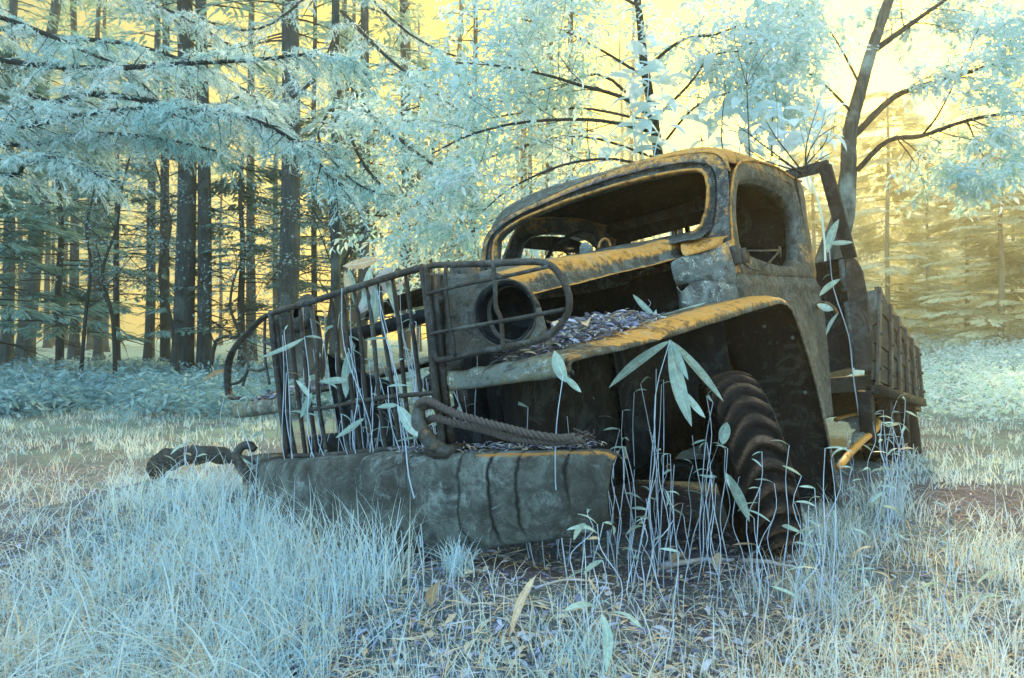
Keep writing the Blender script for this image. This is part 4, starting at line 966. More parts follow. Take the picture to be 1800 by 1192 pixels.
# ------------------------------------------------------------------ broad-leaved trees
def leaf_tree(name, trunk, limbs, label, rt_, bark, leaf=.062, step=.05, length=.85, n=8, mat='leaf', lvl=3, extra=(), asp=.42, hang=.35):
    root = Vector(trunk[0]); t = empty(name, root, label, 'tree'); pts = [Vector(q) - root for q in cat_rom(trunk, 4)]; m = len(pts)
    g = MB(); g.tube(pts, [rt_ * (1 - .62 * k / m) * (1 + .08 * noise.noise(Vector((k * .8, 1, 1)))) for k in range(m)], 14, caps=False); g.build('trunk', L_[bark], t)
    for ex, er in extra:
        q = [Vector(a) - root for a in cat_rom(ex, 4)]; g = MB(); g.tube(q, [er * (1 - .25 * k / len(q)) for k in range(len(q))], 12, caps=False); g.build('trunk', L_[bark], t)
    paths = []; tw = MB()
    for lm, lr in limbs:
        q = [Vector(a) - root for a in cat_rom(lm, 4)]; g = MB(); g.tube(q, [lr * (1 - .75 * k / len(q)) for k in range(len(q))], 8, caps=False); g.build('limb', L_['twig'], t)
        ramify(tw, q, lr * .6, 0, lvl, length, paths, n=n, droop=.06, flat=.6)
    tw.build('twigs', L_['twig'], t)['kind'] = 'stuff'
    leafy('crown', paths, L_[mat], t, step, leaf, asp, hang=hang); return t
random.seed(51)
D_ = 6.6
leaf_tree('broadleaf_tree', [(1.35, 6.9, -.05)] + [tuple(WP(a, b, D_)) for a, b in [(1190, 420), (1165, 330), (1150, 215), (1132, 110), (1122, 10), (1100, -100)]], [
    ([WP(1150, 200, D_), WP(1085, 168, 6.5), WP(1020, 150, 6.4), WP(960, 132, 6.3), WP(870, 115, 6.2), WP(800, 110, 6.1)], .022),
    ([WP(1155, 235, D_), WP(1075, 215, 6.4), WP(1000, 210, 6.2), WP(900, 218, 6.0), WP(820, 240, 5.9), WP(760, 270, 5.8)], .020),
    ([WP(1162, 300, D_), WP(1080, 280, 6.3), WP(990, 290, 6.1), WP(900, 330, 6.0), WP(850, 370, 5.9)], .016),
    ([WP(1140, 140, D_), WP(1060, 90, 6.7), WP(980, 50, 6.8), WP(900, 30, 6.9)], .016),
    ([WP(1135, 120, D_), WP(1200, 70, 6.6), WP(1260, 60, 6.6), WP(1330, 30, 6.6)], .018),
    ([WP(1150, 210, D_), WP(1210, 150, 6.4), WP(1250, 100, 6.3), WP(1300, 90, 6.3)], .016),
    ([WP(1160, 260, D_), WP(1220, 190, 6.5), WP(1290, 160, 6.4), WP(1360, 150, 6.3)], .014),
    ([WP(1150, 215, D_), WP(1050, 130, 6.9), WP(930, 180, 7.2), WP(800, 170, 7.3), WP(700, 200, 7.3)], .016),
    ([WP(1122, 10, D_), WP(1050, -20, 6.5), WP(980, 10, 6.4)], .014),
    ([WP(1165, 330, D_), WP(1040, 330, 6.5), WP(930, 360, 6.4), WP(850, 395, 6.3), WP(790, 440, 6.2)], .012),
    ([WP(1160, 280, D_), WP(1020, 240, 6.8), WP(880, 270, 6.9), WP(760, 330, 6.9), WP(700, 400, 6.8)], .014),
    ([WP(1150, 215, D_), WP(1010, 190, 7.3), WP(850, 210, 7.6), WP(700, 250, 7.7), WP(640, 300, 7.7)], .014)],
    'slender tree with pale leaves and dark bare limbs above the windscreen', .065, 'twig', leaf=.085, step=.075, length=1.15, n=10)
random.seed(52)
D2 = 7.2
leaf_tree('broadleaf_tree', [(3.25, 7.6, -.05)] + [tuple(WP(a, b, D2)) for a, b in [(1466, 470), (1487, 380), (1491, 300), (1494, 230), (1512, 160), (1530, 95), (1552, 30), (1575, -40), (1600, -130)]], [
    ([WP(1506, 300, D2), WP(1560, 248, 7.0), WP(1620, 239, 6.8), WP(1700, 212, 6.6), WP(1800, 194, 6.4), WP(1900, 180, 6.3)], .030),
    ([WP(1500, 240, D2), WP(1570, 172, 7.1), WP(1640, 145, 7.0), WP(1720, 122, 6.9), WP(1800, 98, 6.8), WP(1900, 70, 6.7)], .036),
    ([WP(1535, 90, D2), WP(1590, 50, 7.2), WP(1650, 8, 7.2), WP(1720, -40, 7.2)], .034),
    ([WP(1500, 200, D2), WP(1450, 150, 7.0), WP(1400, 120, 6.9), WP(1340, 130, 6.8)], .016),
    ([WP(1512, 150, D2), WP(1475, 80, 7.2), WP(1440, 30, 7.3), WP(1400, 0, 7.3)], .014),
    ([WP(1620, 239, 6.8), WP(1650, 200, 6.7), WP(1690, 120, 6.6), WP(1720, 50, 6.5)], .012),
    ([WP(1700, 212, 6.6), WP(1720, 260, 6.5), WP(1740, 290, 6.4)], .008)],
    'mottled trunk leaning over the truck bed, its leafy limbs against the yellow sky', .098, 'dbark', leaf=.088, step=.075, length=.75, n=10,
    extra=[([(3.05, 7.4, -.05), tuple(WP(1425, 560, D2)), tuple(WP(1452, 450, D2)), tuple(WP(1480, 375, D2)), tuple(WP(1492, 300, D2))], .11)])

# ------------------------------------------------------------------ broad plants rising behind the cab
def wide_leaf(p0, p1, w_, bend=.12, n=9, roll=0.0, face=False):
    """one lance-shaped leaf as (verts, faces): folded along its midrib, arched"""
    p0, p1 = Vector(p0), Vector(p1); d = p1 - p0; L = d.length; d.normalize(); s_ = d.cross(Vector((0, 0, 1))); s_ = s_.normalized() if s_.length > .05 else Vector((1, 0, 0))
    if face: s_ = d.cross(Vector((0, 1, .2))).normalized()
    s_ = Matrix.Rotation(roll, 3, d) @ s_; u = s_.cross(d); vs = []
    for i in range(n + 1):
        t = i / n; c_ = p0 + d * (L * t) + u * (bend * L * math.sin(math.pi * t)) ; ww_ = w_ * .5 * (math.sin(math.pi * min(1, t * .93 + .03)) ** .75) * (1 if t < .5 else (1 - ((t - .5) * 2) ** 3 * .35)) * (1 if 0 < i < n else .06)
        vs += [c_ - s_ * ww_ + u * ww_ * .28, c_, c_ + s_ * ww_ + u * ww_ * .28]
    fs = [(i*3 + k, i*3 + k + 1, i*3 + k + 4, i*3 + k + 3) for i in range(n) for k in range(2)]
    return vs, fs
def add_leaf(parent, p0, p1, w_, mat, bend=.12, roll=0.0, label=None, name='leaf', face=False):
    g = MB(); vs, fs = wide_leaf(p0, p1, w_, bend, roll=roll, face=face); g.add(vs, fs, [0, 1, 0] * (len(vs) // 3)); o = g.build(name, L_[mat], parent)
    if label: o['label'] = label
    return o
random.seed(61)
SAP = [([(1150, 420), (1120, 280), (1112, 180), (1120, 95)], 6.4, 'tall broad-leaved plant just behind the middle of the cab roof', 18), ([(1160, 420), (1128, 260), (1140, 150), (1135, 60)], 6.5, 'tallest broad-leaved plant behind the cab roof, top drooping', 16),
       ([(1180, 420), (1150, 290), (1165, 210), (1160, 140)], 6.3, 'shorter broad-leaved plant right of the tallest behind the cab', 14), ([(1270, 420), (1245, 270), (1250, 200), (1240, 130)], 6.3, 'broad-leaved plant behind the highest point of the roof', 16),
       ([(1330, 420), (1300, 280), (1310, 220), (1305, 150)], 6.0, 'broad-leaved plant behind the right end of the roof', 15), ([(1400, 430), (1370, 300), (1380, 240), (1372, 180)], 5.4, 'broad-leaved plant between the cab roof and the headboard post', 15),
       ([(1080, 430), (1060, 330), (1072, 280), (1066, 240)], 6.6, 'low broad-leaved plant peeping over the left half of the roof', 10), ([(1450, 430), (1420, 290), (1440, 230), (1450, 190)], 5.6, 'broad-leaved plant beside the mottled trunk', 12)]
for pp, d, lb, nl_ in SAP:
    P = [WP(a, b, d) for a, b in pp]; base = Vector((P[0].x + J(.1), P[0].y, hgt(P[0].x, P[0].y))); t = empty('broadleaf_plant', base, lb, 'plant')
    pts = [Vector(q) - base for q in cat_rom([base] + P, 5)]; g = MB(); g.tube(pts, [.010 * (1 - .6 * k / len(pts)) for k in range(len(pts))], 6, caps=False); g.build('stem', L_['leaf'], t)
    for k in range(nl_):
        tt = .52 + .48 * (k + .5) / nl_; p, e = path_pt(pts, min(tt, .995)); a = k * 2.4 + J(.5); dr = Vector((math.cos(a), math.sin(a) * .8, random.uniform(-.9, .25))).normalized()
        add_leaf(t, p, p + dr * random.uniform(.20, .34), random.uniform(.08, .125), 'leaf', .14, J(.5))
    for k in range(5):
        p, e = path_pt(pts, random.uniform(.75, .99)); dr = Vector((J(1), J(.6), random.uniform(.1, .8))).normalized(); add_leaf(t, p, p + dr * random.uniform(.12, .2), random.uniform(.04, .06), 'leaf', .1, J(.5))

# bare twigs lying over the roof corner and headboard
random.seed(62)
hb = WP(1408, 306, 4.45); dt = empty('dead_branch', hb, 'fan of bare dark twigs caught between the roof corner and the headboard', 'branch')
for a, b, d in [(1455, 235, 4.3), (1462, 268, 4.2), (1345, 210, 4.5), (1300, 250, 4.5), (1440, 180, 4.4), (1480, 215, 4.4), (1350, 270, 4.4), (1290, 215, 4.5)]:
    e = WP(a, b, d) - hb; m = e * .5 + Vector((J(.05), J(.05), J(.05))); g = MB(); g.tube(cat_rom([Vector((J(.04), J(.04), 0)), m, e], 4), [.006, .0055, .005, .0045, .004, .0035, .003, .0025, .002], 5, caps=False)
    for q in range(3):
        p_ = m * random.uniform(.7, 1.5); v = (e.normalized() + perp(e.normalized()) * .6) * random.uniform(.08, .25); g.tube([p_, p_ + v], [.002, .001], 3, caps=False)
    g.build('twig', L_['twig'], dt)
for (a, b), tops, lb in [((1318, 275), [(1312, 130), (1290, 60), (1335, 85), (1380, 65)], 'thin bare forked stem standing up behind the roof above the door'), ((1272, 262), [(1275, 150), (1268, 120)], 'single bare stem standing up behind the roof peak'), ((1352, 285), [(1358, 200), (1362, 150)], 'bare upright twig behind the roof end'), ((1235, 262), [(1233, 240), (1236, 236)], 'short dark bare stub on the roof peak')]:
    p0 = WP(a, b + 60, 5.6); t = empty('bare_stem', Vector((p0.x, p0.y, 0)), lb, 'stem'); r0 = Vector((p0.x, p0.y, 0)); g = MB(); last = WP(*tops[0], 5.6)
    g.tube(cat_rom([(0, 0, 0), p0 - r0, (p0 + last) / 2 - r0 + Vector((J(.03), 0, 0)), last - r0], 4), [.008 - .0004 * i for i in range(13)], 5, caps=False)
    for tp in tops[1:]:
        e = WP(*tp, 5.6); g.tube([last * .9 + p0 * .1 - r0, (last + e) / 2 + Vector((J(.02), 0, 0)) - r0, e - r0], [.003, .0025, .0015], 4, caps=False)
    g.build('stem', L_['twig'], t)

# ------------------------------------------------------------------ undergrowth and meadow
def bush_cloud(name, spots, mat, label, size=(.05, .11), per=60, cat='undergrowth', hh=.35):
    P, D, Nn, L, W_ = [], [], [], [], []
    for x, y, r_, h_ in spots:
        z = hgt(x, y); k = int(per * (.7 + random.random() * .6)); a = rng.random(k) * 6.283; rr = r_ * rng.random(k) ** .5; e = rng.random(k)
        px_, py_ = x + np.cos(a) * rr, y + np.sin(a) * rr; pz = z + h_ * (1 - (rr / r_) ** 2 * .8) * (e ** .6)
        P.append(np.stack([px_, py_, pz], 1)); D.append(np.stack([np.cos(a) * .8 + rng.normal(0, .4, k), np.sin(a) * .8 + rng.normal(0, .4, k), rng.normal(.1, .4, k)], 1)); Nn.append(rng.normal(0, .5, (k, 3)) + [0, 0, 1]); l_ = rng.uniform(size[0], size[1], k); L.append(l_); W_.append(l_ * .34)
    P, D, Nn, L, W_ = map(np.concatenate, (P, D, Nn, L, W_)); V, Fq, k = cloud(P, D, Nn, L, W_, DIAM)
    o = mesh_np(name, V, Fq, L_[mat], tint=np.repeat(rng.random(len(P)) ** 2, k)); return tag(o, label, cat, kind='stuff')
random.seed(71)
sp = [(random.uniform(-12, 1.5), random.uniform(8.0, 17), random.uniform(.3, .6), random.uniform(.25, .6)) for _ in range(520)]
bush_cloud('undergrowth', [s_ for s_ in sp if s_[0] < (-1 if s_[1] < 10 else 3)], 'under', 'low bluish undergrowth along the foot of the wood', per=150, size=(.07, .16))
sp = []
for _ in range(520):
    y = random.uniform(8, 30); x = random.uniform(.30, .95) * y + 1.2; sp.append((x, y, random.uniform(.4, .9), random.uniform(.2, .45) + .03 * max(0, y - 12)))
bush_cloud('meadow_herbs', sp, 'leaf', 'pale soft herbs covering the meadow beyond the truck', size=(.05, .13), per=110, cat='herbs')

def hz_at(a, b):
    return 13 * min(1, max(0, (b - 46) / 22)) ** .8 * min(1, max(0, (a - 4) / 14)) * (1 + .25 * noise.noise(Vector((a * .06, b * .05, 2))))
n = 16000; X = rng.uniform(10, 75, n); Y = rng.uniform(46, 80, n); Zh = np.array([hz_at(a, b) for a, b in zip(X, Y)]); lv_ = rng.random(n) ** 1.5 * 2.6
clump_ = np.array([noise.noise(Vector((a * .35, b * .35, c_ * .9))) for a, b, c_ in zip(X, Y, Zh + lv_)]); k = clump_ > -.05; m = k.sum()
V, Fq, kk = cloud(np.stack([X, Y, Zh + lv_], 1)[k], rng.normal(0, 1, (m, 3)) * [1, .6, .25], rng.normal(0, .5, (m, 3)) + [0, -.4, 1], rng.uniform(.5, 1.5, m), rng.uniform(.18, .5, m), DIAM)
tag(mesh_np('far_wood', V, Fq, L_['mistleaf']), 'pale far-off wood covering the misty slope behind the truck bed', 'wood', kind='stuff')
# ------------------------------------------------------------------ grass
def blades(name, X, Y, H, lean, wid, label, cat='grass', kind='stuff', parent=None, curl=1.0, origin=(0, 0, 0), mat='grass', seg=5):
    n = len(X); a = rng.random(n) * 6.283; t = np.linspace(0, 1, seg + 1)[None]; Z = hgts(X, Y) - .01
    ln = (lean * rng.uniform(.2, 1.3, n))[:, None]; Hh = H[:, None]
    px_ = X[:, None] + np.cos(a)[:, None] * ln * Hh * t ** 1.8; py_ = Y[:, None] + np.sin(a)[:, None] * ln * Hh * t ** 1.8; pz = Z[:, None] + Hh * (t - curl * ln * .42 * t ** 2.6)
    b = a + 1.57 + rng.normal(0, .4, n); w_ = (wid * rng.uniform(.6, 1.3, n))[:, None] * (1 - t ** 2.2 * .93)
    sx, sy = np.cos(b)[:, None] * w_, np.sin(b)[:, None] * w_
    V = np.stack([np.stack([px_ - sx, py_ - sy, pz], -1), np.stack([px_ + sx, py_ + sy, pz], -1)], 2).reshape(-1, 3) - np.array(origin)
    m = 2 * (seg + 1); i = np.arange(seg); q = np.stack([2*i, 2*i + 1, 2*i + 3, 2*i + 2], 1); Fq = (q[None] + (np.arange(n) * m)[:, None, None]).reshape(-1, 4)
    o = mesh_np(name, V, Fq, L_[mat], parent, tint=np.repeat(rng.random(n) ** 2.5, m)); return tag(o, label, cat, kind=kind)
def scatter(n, fn, clump=0):
    """positions in photo pixels on the ground (spread evenly over the picture), kept by fn(px, py) probability"""
    out = []
    while len(out) < n:
        px_, py_ = random.uniform(-120, 1920), random.uniform(700, 1300)
        if random.random() < fn(px_, py_):
            x, y = base_at(px_, py_)
            if clump:
                for _ in range(clump):
                    if len(out) < n: out.append((x + random.gauss(0, .035), y + random.gauss(0, .035)))
            else: out.append((x, y))
    a = np.array(out); return a[:, 0], a[:, 1]
def under_truck(x, y, m=0.0):
    q = W2T((x, y, 0)); return -1.0 + m < q[0] < 1.0 - m and -.1 < q[1] < 5.4
def f_left(a, b):
    e = 690 - max(0, b - 1010) * .35
    v = min(1, max(0, (e - a) / 160)) if a < e else 0
    return v * (1 if b > 800 else .35)
random.seed(81)
X, Y = scatter(5200, lambda a, b: f_left(a, b) * (.12 + .88 * (noise.noise(Vector((a * .012, b * .012, 0))) > -.1)), clump=14)
blades('low_grass', X, Y, rng.uniform(.04, .16, len(X)), 1.0, .0017, 'low pale blue grass covering the ground left of the bumper')
X, Y = scatter(3300, lambda a, b: f_left(a, b) * (noise.noise(Vector((a * .011, b * .020, 5))) > .08) * (.3 + .7 * (a > 100)), clump=22)
blades('long_grass', X, Y, rng.uniform(.05, .21, len(X)), 1.3, .0016, 'long arching pale grass in patches left of the bumper', curl=.9)
X, Y = scatter(4000, lambda a, b: (.7 if a > 1380 else .10) * (.25 + (noise.noise(Vector((a * .01, b * .02, 2))) > .0)) * min(1, max(0, (b - 790) / 120)), clump=7)
k = np.array([not under_truck(x, y, .1) for x, y in zip(X, Y)]); blades('right_grass', X[k], Y[k], rng.uniform(.06, .20, k.sum()), .9, .0016, 'thin pale grass on the ground right of the wheel')
X, Y = scatter(2000, lambda a, b: (.5 if 650 < a < 1500 else .15) * min(1, max(0, (b - 960) / 100)), clump=6)
k = np.array([not under_truck(x, y, .1) for x, y in zip(X, Y)]); blades('short_grass', X[k], Y[k], rng.uniform(.04, .13, k.sum()), .7, .0015, 'sparse short grass among the litter in front of the bumper')
X, Y = scatter(6000, lambda a, b: 1 if b < 800 and a < 480 else (.8 if b < 860 and a > 1560 else 0), clump=6)
blades('meadow_grass', X, Y, rng.uniform(.05, .14, len(X)), .8, .0035, 'short pale grass of the clearing beyond the truck', seg=3)
X, Y = scatter(1500, lambda a, b: f_left(a, b) + (.5 if a > 1300 and b > 880 else 0), clump=3)
blades('dry_grass', X, Y, rng.uniform(.06, .30, len(X)), 1.3, .0015, 'dry straw-coloured blades mixed into the pale grass', mat='dead', curl=1.1)
X, Y = scatter(700, lambda a, b: f_left(a, b) * (b > 850), clump=2)
blades('arching_grass', X, Y, rng.uniform(.16, .34, len(X)), 1.6, .0022, 'single broad arching blades standing out of the pale grass', curl=.9, seg=8)
def tuft(px_, py_, n, h, lean, label, wid=.0018, spread=.05):
    x, y = base_at(px_, py_); r_ = rng.normal(0, spread, (n, 2)); X = x + r_[:, 0]; Y = y + r_[:, 1]
    o = blades('grass_tuft', X, Y, rng.uniform(h * .55, h, n), lean, wid, label, 'grass tuft', None, origin=(x, y, 0), curl=.9); o.location = (x, y, 0)
tuft(803, 1005, 130, 0.15, 1.0, 'small round grass tuft under the middle of the bumper', spread=.020)
tuft(600, 1015, 117, 0.33, .62, 'tall arching grass tuft in front of the left half of the bumper', .0017, .08)
tuft(505, 995, 111, 0.31, .7, 'tall arching grass tuft at the left end of the bumper', .0017, .09)
tuft(685, 1020, 49, 0.33, .6, 'loose grass tuft crossing the bumper face left of its middle', .0015, .05)
tuft(420, 1060, 124, 0.27, .8, 'bright grass tuft left of the tall arching tufts', .0017, .10)
tuft(150, 1080, 124, 0.21, .9, 'dense low grass tuft near the left edge', .0018, .12)
tuft(330, 930, 117, 0.28, .7, 'tall tuft hiding the twisted far end of the bumper', .0018, .12)
tuft(230, 900, 105, 0.21, .8, 'grass tuft left of the twisted bumper end', .0018, .12)
tuft(430, 945, 117, 0.31, .7, 'tall tuft before the far tow hook', .0018, .10)
tuft(640, 1060, 93, 0.31, .7, 'tall wispy tuft at the lower left corner of the bumper face', .0016, .06)
tuft(300, 1010, 130, 0.28, .8, 'wide bright tuft in the middle of the left grass', .0018, .12)
tuft(480, 1120, 124, 0.28, .8, 'bright tuft in the left foreground beside the litter', .0016, .10)
tuft(560, 1150, 86, 0.20, .8, 'grass tuft at the edge of the bare litter', .0014, .08)
tuft(1010, 1170, 90, 0.14, .9, 'small tuft in the litter at the bottom of the clearing', .0014, .05)
tuft(345, 885, 130, .20, .9, 'low tuft in front of the hollow under the twisted bumper end', .0016, .08)
tuft(400, 875, 130, .22, .9, 'low tuft between the far tow hook and the twisted end', .0016, .07)
tuft(1740, 1010, 170, .24, 1.0, 'arching grass tuft at the right edge', .0016, .10)
tuft(1560, 900, 140, .26, .8, 'grass tuft beside the rear step of the truck', .0018, .10)
tuft(1480, 960, 140, .22, .8, 'grass tuft just right of the front wheel', .0016, .08)

# ------------------------------------------------------------------ litter on the ground and on the fender
def litter(name, P, Nrm, label, cat, smin, smax, parent=None, bias=0.0, asp=(.12, .55)):
    n = len(P); a = rng.random(n) * 6.283; D = np.stack([np.cos(a), np.sin(a), rng.normal(0, .22, n)], 1); L = smin + (smax - smin) * 1.5 * rng.random(n) ** 2.2; W_ = L * rng.uniform(asp[0], asp[1], n)
    V, Fq, k = cloud(P, D, Nrm + rng.normal(0, .35, (n, 3)), L, W_, LEAF); o = mesh_np(name, V, Fq, L_['litter'], parent, tint=np.repeat(np.clip(rng.beta(1.1, 1.1, n) + bias, 0, 1), k)); return o
random.seed(91)
X, Y = scatter(13000, lambda a, b: (1 if a > 560 else .8) * min(1, max(0, (b - 760) / 200)))
P = np.stack([X, Y, hgts(X, Y) + rng.uniform(0, .014, len(X))], 1)
tag(litter('leaf_litter', P, np.array([0, 0, 1.0]), '', '', .008, .042, asp=(.10, .5)), 'dry lavender and tan leaves and chips strewn over the ground', 'leaf litter', kind='stuff')
X, Y = scatter(6500, lambda a, b: (1 if a > 560 else .7) * min(1, max(0, (b - 800) / 200)))
n = len(X); P = np.stack([X, Y, hgts(X, Y) + rng.uniform(.002, .02, n)], 1); a = rng.random(n) * 6.283; V, Fq, k = cloud(P, np.stack([np.cos(a), np.sin(a), rng.normal(0, .1, n)], 1), np.tile([0, 0, 1.0], (n, 1)) + rng.normal(0, .4, (n, 3)), rng.uniform(.05, .16, n), rng.uniform(.0018, .004, n), DIAM)
tag(mesh_np('straw', V, Fq, L_['litter'], tint=np.repeat(np.clip(rng.normal(.9, .18, n), 0, 1), k)), 'thin tan straws scattered across the litter', 'straw', kind='stuff')
# heap of needles and leaves on the fender behind the headlight
def on_fender(n, o0, o1, b0, b1, hmax):
    P = []
    while len(P) < n:
        o, b = random.uniform(o0, o1), random.uniform(b0, b1); e = ((o - (o0 + o1) / 2) / ((o1 - o0) / 2)) ** 2 + ((b - (b0 + b1) / 2) / ((b1 - b0) / 2)) ** 2
        if e > 1: continue
        hm = hmax * (1 - e) ** .7; P.append(T2W((o, b, .245 + .115 * min(1.2, b) + random.random() ** .5 * hm)))
    return np.array(P)
random.seed(92)
P = on_fender(2600, .46, .86, .12, 1.12, .085); o = litter('leaf_heap', P, Uv, '', '', .010, .040, bias=-.05, asp=(.08, .4)); tag(o, 'heap of dry lavender needles and leaves on the fender behind the headlight', 'leaf heap', kind='stuff')
P = on_fender(60, .48, .80, .15, 1.0, .10); o = litter('fallen_leaves', P, Uv, '', '', .05, .10, bias=.05, asp=(.35, .6)); tag(o, 'curled dry leaves on top of the heap on the fender', 'leaf heap', kind='stuff')
P = on_fender(900, -.98, -.45, .05, .5, .03); o = litter('leaf_heap', P, Uv, '', '', .010, .04, bias=-.05); tag(o, 'thin cover of dry needles on the far fender', 'leaf heap', kind='stuff')
P = np.array([T2W((random.uniform(.38, .93), 0, 0)) for _ in range(700)]); 
q = [(random.uniform(.3, .9)) for _ in range(700)]; P = np.array([T2W((o_, bsec(o_)[0] + random.uniform(.03, .14), bsec(o_)[1] + .006 + random.random() * .012)) for o_ in q]); o = litter('needle_cover', P, Uv, '', '', .008, .03, bias=-.05, asp=(.06, .3)); tag(o, 'dry needles lying along the top of the bumper', 'needles', kind='stuff')

# ------------------------------------------------------------------ steel rope on the hook
def rope(pts, r, name, parent, turns=15):
    C_ = [Vector(p) for p in cat_rom(pts, 40)]; n = len(C_); t = (C_[1] - C_[0]).normalized(); x = t.orthogonal().normalized(); fr_ = []
    for i in range(n):
        t = (C_[min(i+1, n-1)] - C_[max(0, i-1)]).normalized(); x = (x - t * x.dot(t)).normalized(); fr_.append((C_[i], x.copy(), t.cross(x)))
    for s_ in range(3):
        g = MB(); g.tube([c_ + (xx * math.cos(2*math.pi*(s_ / 3 + turns * i / n)) + yy * math.sin(2*math.pi*(s_ / 3 + turns * i / n))) * r * .55 for i, (c_, xx, yy) in enumerate(fr_)], r * .56, 6, caps=False); g.build(name, M['rope'], parent)
rp0 = Q(757, 720, 'b', -.11); cab_ = empty('steel_rope', T2W(rp0), 'old twisted steel rope looped over the tow hook and lying on the bumper', 'rope'); R0 = Vector(T2W(rp0))
def rq(x, y, b): return Vector(T2W(Q(x, y, 'b', b))) - R0
rope([rq(738, 735, -.10), rq(733, 716, -.11), rq(742, 705, -.13), rq(758, 706, -.14), rq(780, 718, -.13), rq(810, 730, -.12), rq(850, 742, -.10), rq(890, 752, -.08), rq(930, 762, -.05), rq(980, 770, -.02), rq(1010, 768, .02)], .0115, 'strand', cab_)
rope([rq(738, 735, -.10), rq(748, 742, -.08), rq(765, 735, -.09), rq(800, 744, -.09), rq(850, 755, -.08), rq(890, 768, -.06), rq(930, 774, -.04), rq(980, 776, -.01), rq(1025, 772, .03)], .0115, 'strand', cab_)
random.seed(93)
for k in range(9):
    g = MB(); p = rq(1005 + J(12), 770 + J(5), .02); g.tube(cat_rom([p, p + Vector((J(.03) + .02, J(.02), J(.02))), p + Vector((J(.04) + .045, J(.03), J(.035) - .01))], 4), .0022, 4, caps=False); g.build('frayed_wire', M['rope'], cab_)

# ------------------------------------------------------------------ bamboo grass shoots
def shoot(base, top, leaves, label, group=None, r=.0024, bow=.045, leafs=(), mat='bamboo'):
    base, top = Vector(base), Vector(top); t = empty('bamboo_shoot', base, label, 'bamboo grass', group); e = top - base; m = e * .5 + Vector((J(bow), J(bow), 0)); pts = [Vector(q) for q in cat_rom([(0, 0, 0), m * .5 + Vector((J(bow * .3), 0, 0)), m, e * .78 + Vector((J(bow * .5), J(bow * .5), 0)), e], 3)]
    n = len(pts); g = MB(); g.tube(pts, [r * (1 - .55 * k / n) * (1.35 if k % 4 == 0 else 1) for k in range(n)], 5, caps=False); g.build('stalk', L_['stalk'], t)
    for k in range(leaves):
        p, _ = path_pt(pts, random.uniform(.55, 1.0) if k else .999); a = random.random() * 6.283; L = random.uniform(.035, .10); d = Vector((math.cos(a), math.sin(a) * .7, random.uniform(-.7, .7))).normalized()
        dr = random.random() < .12
        add_leaf(t, p, p + d * L, L * random.uniform(.11, .19), 'dead' if dr else 'bamboo', random.uniform(.06, .2), J(1.2))
    for p0, p1, w_, mt in leafs: add_leaf(t, Vector(p0) - base, Vector(p1) - base, w_ * .88, mt, .05, J(.45), face=True)
    return t
def gz(x, y): return Vector((x, y, hgt(x, y) - .01))
random.seed(101)
for k in range(112):                                    # up through the grille
    o = random.uniform(-.42, .44); b = random.choice((-.03, .05, .08, .12, .2, .28)) + J(.02); u = random.uniform(.05, .62) if random.random() < .7 else random.uniform(.0, .2)
    p = T2W((o, b, u)); q = T2W((o + J(.08), b + J(.04), -.30)); shoot((q[0], q[1], max(0, q[2] - .1)), p, random.choice((0, 0, 1, 1, 2, 3)), 'pale bamboo grass shoot growing up through the grille bars', 'bamboo grass in the grille')
for k in range(38):                                    # below the fender, behind the bumper end
    a = random.uniform(930, 1270); d = random.uniform(2.45, 3.0); x = (a - CX) / F * d; top = WP(a + J(22), random.uniform(640, 850), d + J(.05)); shoot(gz(x, d), top, random.choice((0, 1, 1, 2, 3)), 'thin pale shoot standing in the dark under the front fender', 'bamboo grass under the fender', r=.0024)
for k in range(30):                                    # round the front wheel
    a = random.uniform(1090, 1480); d = random.uniform(2.15, 2.75); x = (a - CX) / F * d; top = WP(a + J(20), random.uniform(780, 960), d + J(.05)); shoot(gz(x, d), top, random.choice((0, 1, 1, 2, 2)), 'short pale shoot in front of the big front wheel', 'bamboo grass round the front wheel', r=.0021)
for k in range(26):                                    # right of the wheel, towards the bed
    a = random.uniform(1480, 1600); d = random.uniform(3.0, 4.2); x = (a - CX) / F * d; top = WP(a + J(20), random.uniform(700, 860), d); shoot(gz(x, d), top, random.choice((2, 3, 4, 4)), 'leafy pale shoot beside the bent rear step', 'leafy shoots by the rear step', r=.0026)
for k in range(16):                                    # left, round the tow hook and bumper end
    a = random.uniform(300, 520); d = random.uniform(2.9, 3.5); x = (a - CX) / F * d; top = WP(a + J(40), random.uniform(700, 840), d); shoot(gz(x, d), top, random.choice((1, 2, 3, 4)), 'pale leafy shoot at the buried far end of the bumper', 'bamboo grass at the far bumper end', r=.0024)
for k in range(26):                                    # foreground
    a = random.choice((random.uniform(960, 1180), random.uniform(1380, 1780))); b_ = random.uniform(1030, 1180); x, y = base_at(a, b_); top = WP(a + J(30), b_ - random.uniform(70, 190), y); shoot(gz(x, y), top, random.choice((1, 2, 3)), 'short green-white seedling in the open litter', 'seedlings in the litter', r=.0018)
def wl(pts_, d, w_, mt='bamboo'): return (WP(*pts_[0], d), WP(*pts_[1], d + J(.04)), w_, mt)
dF = 2.42
shoot(gz(.42, 2.42), WP(1178, 598, dF), 0, 'big drooping bamboo leaves hanging from a shoot under the fender', leafs=[wl(((1178, 600), (1216, 750)), dF, .062), wl(((1178, 598), (1272, 706)), dF, .035), wl(((1180, 598), (1070, 682)), dF, .045), wl(((1206, 690), (1240, 735)), 2.2, .026), wl(((1180, 600), (1210, 668)), dF, .028)], r=.003)
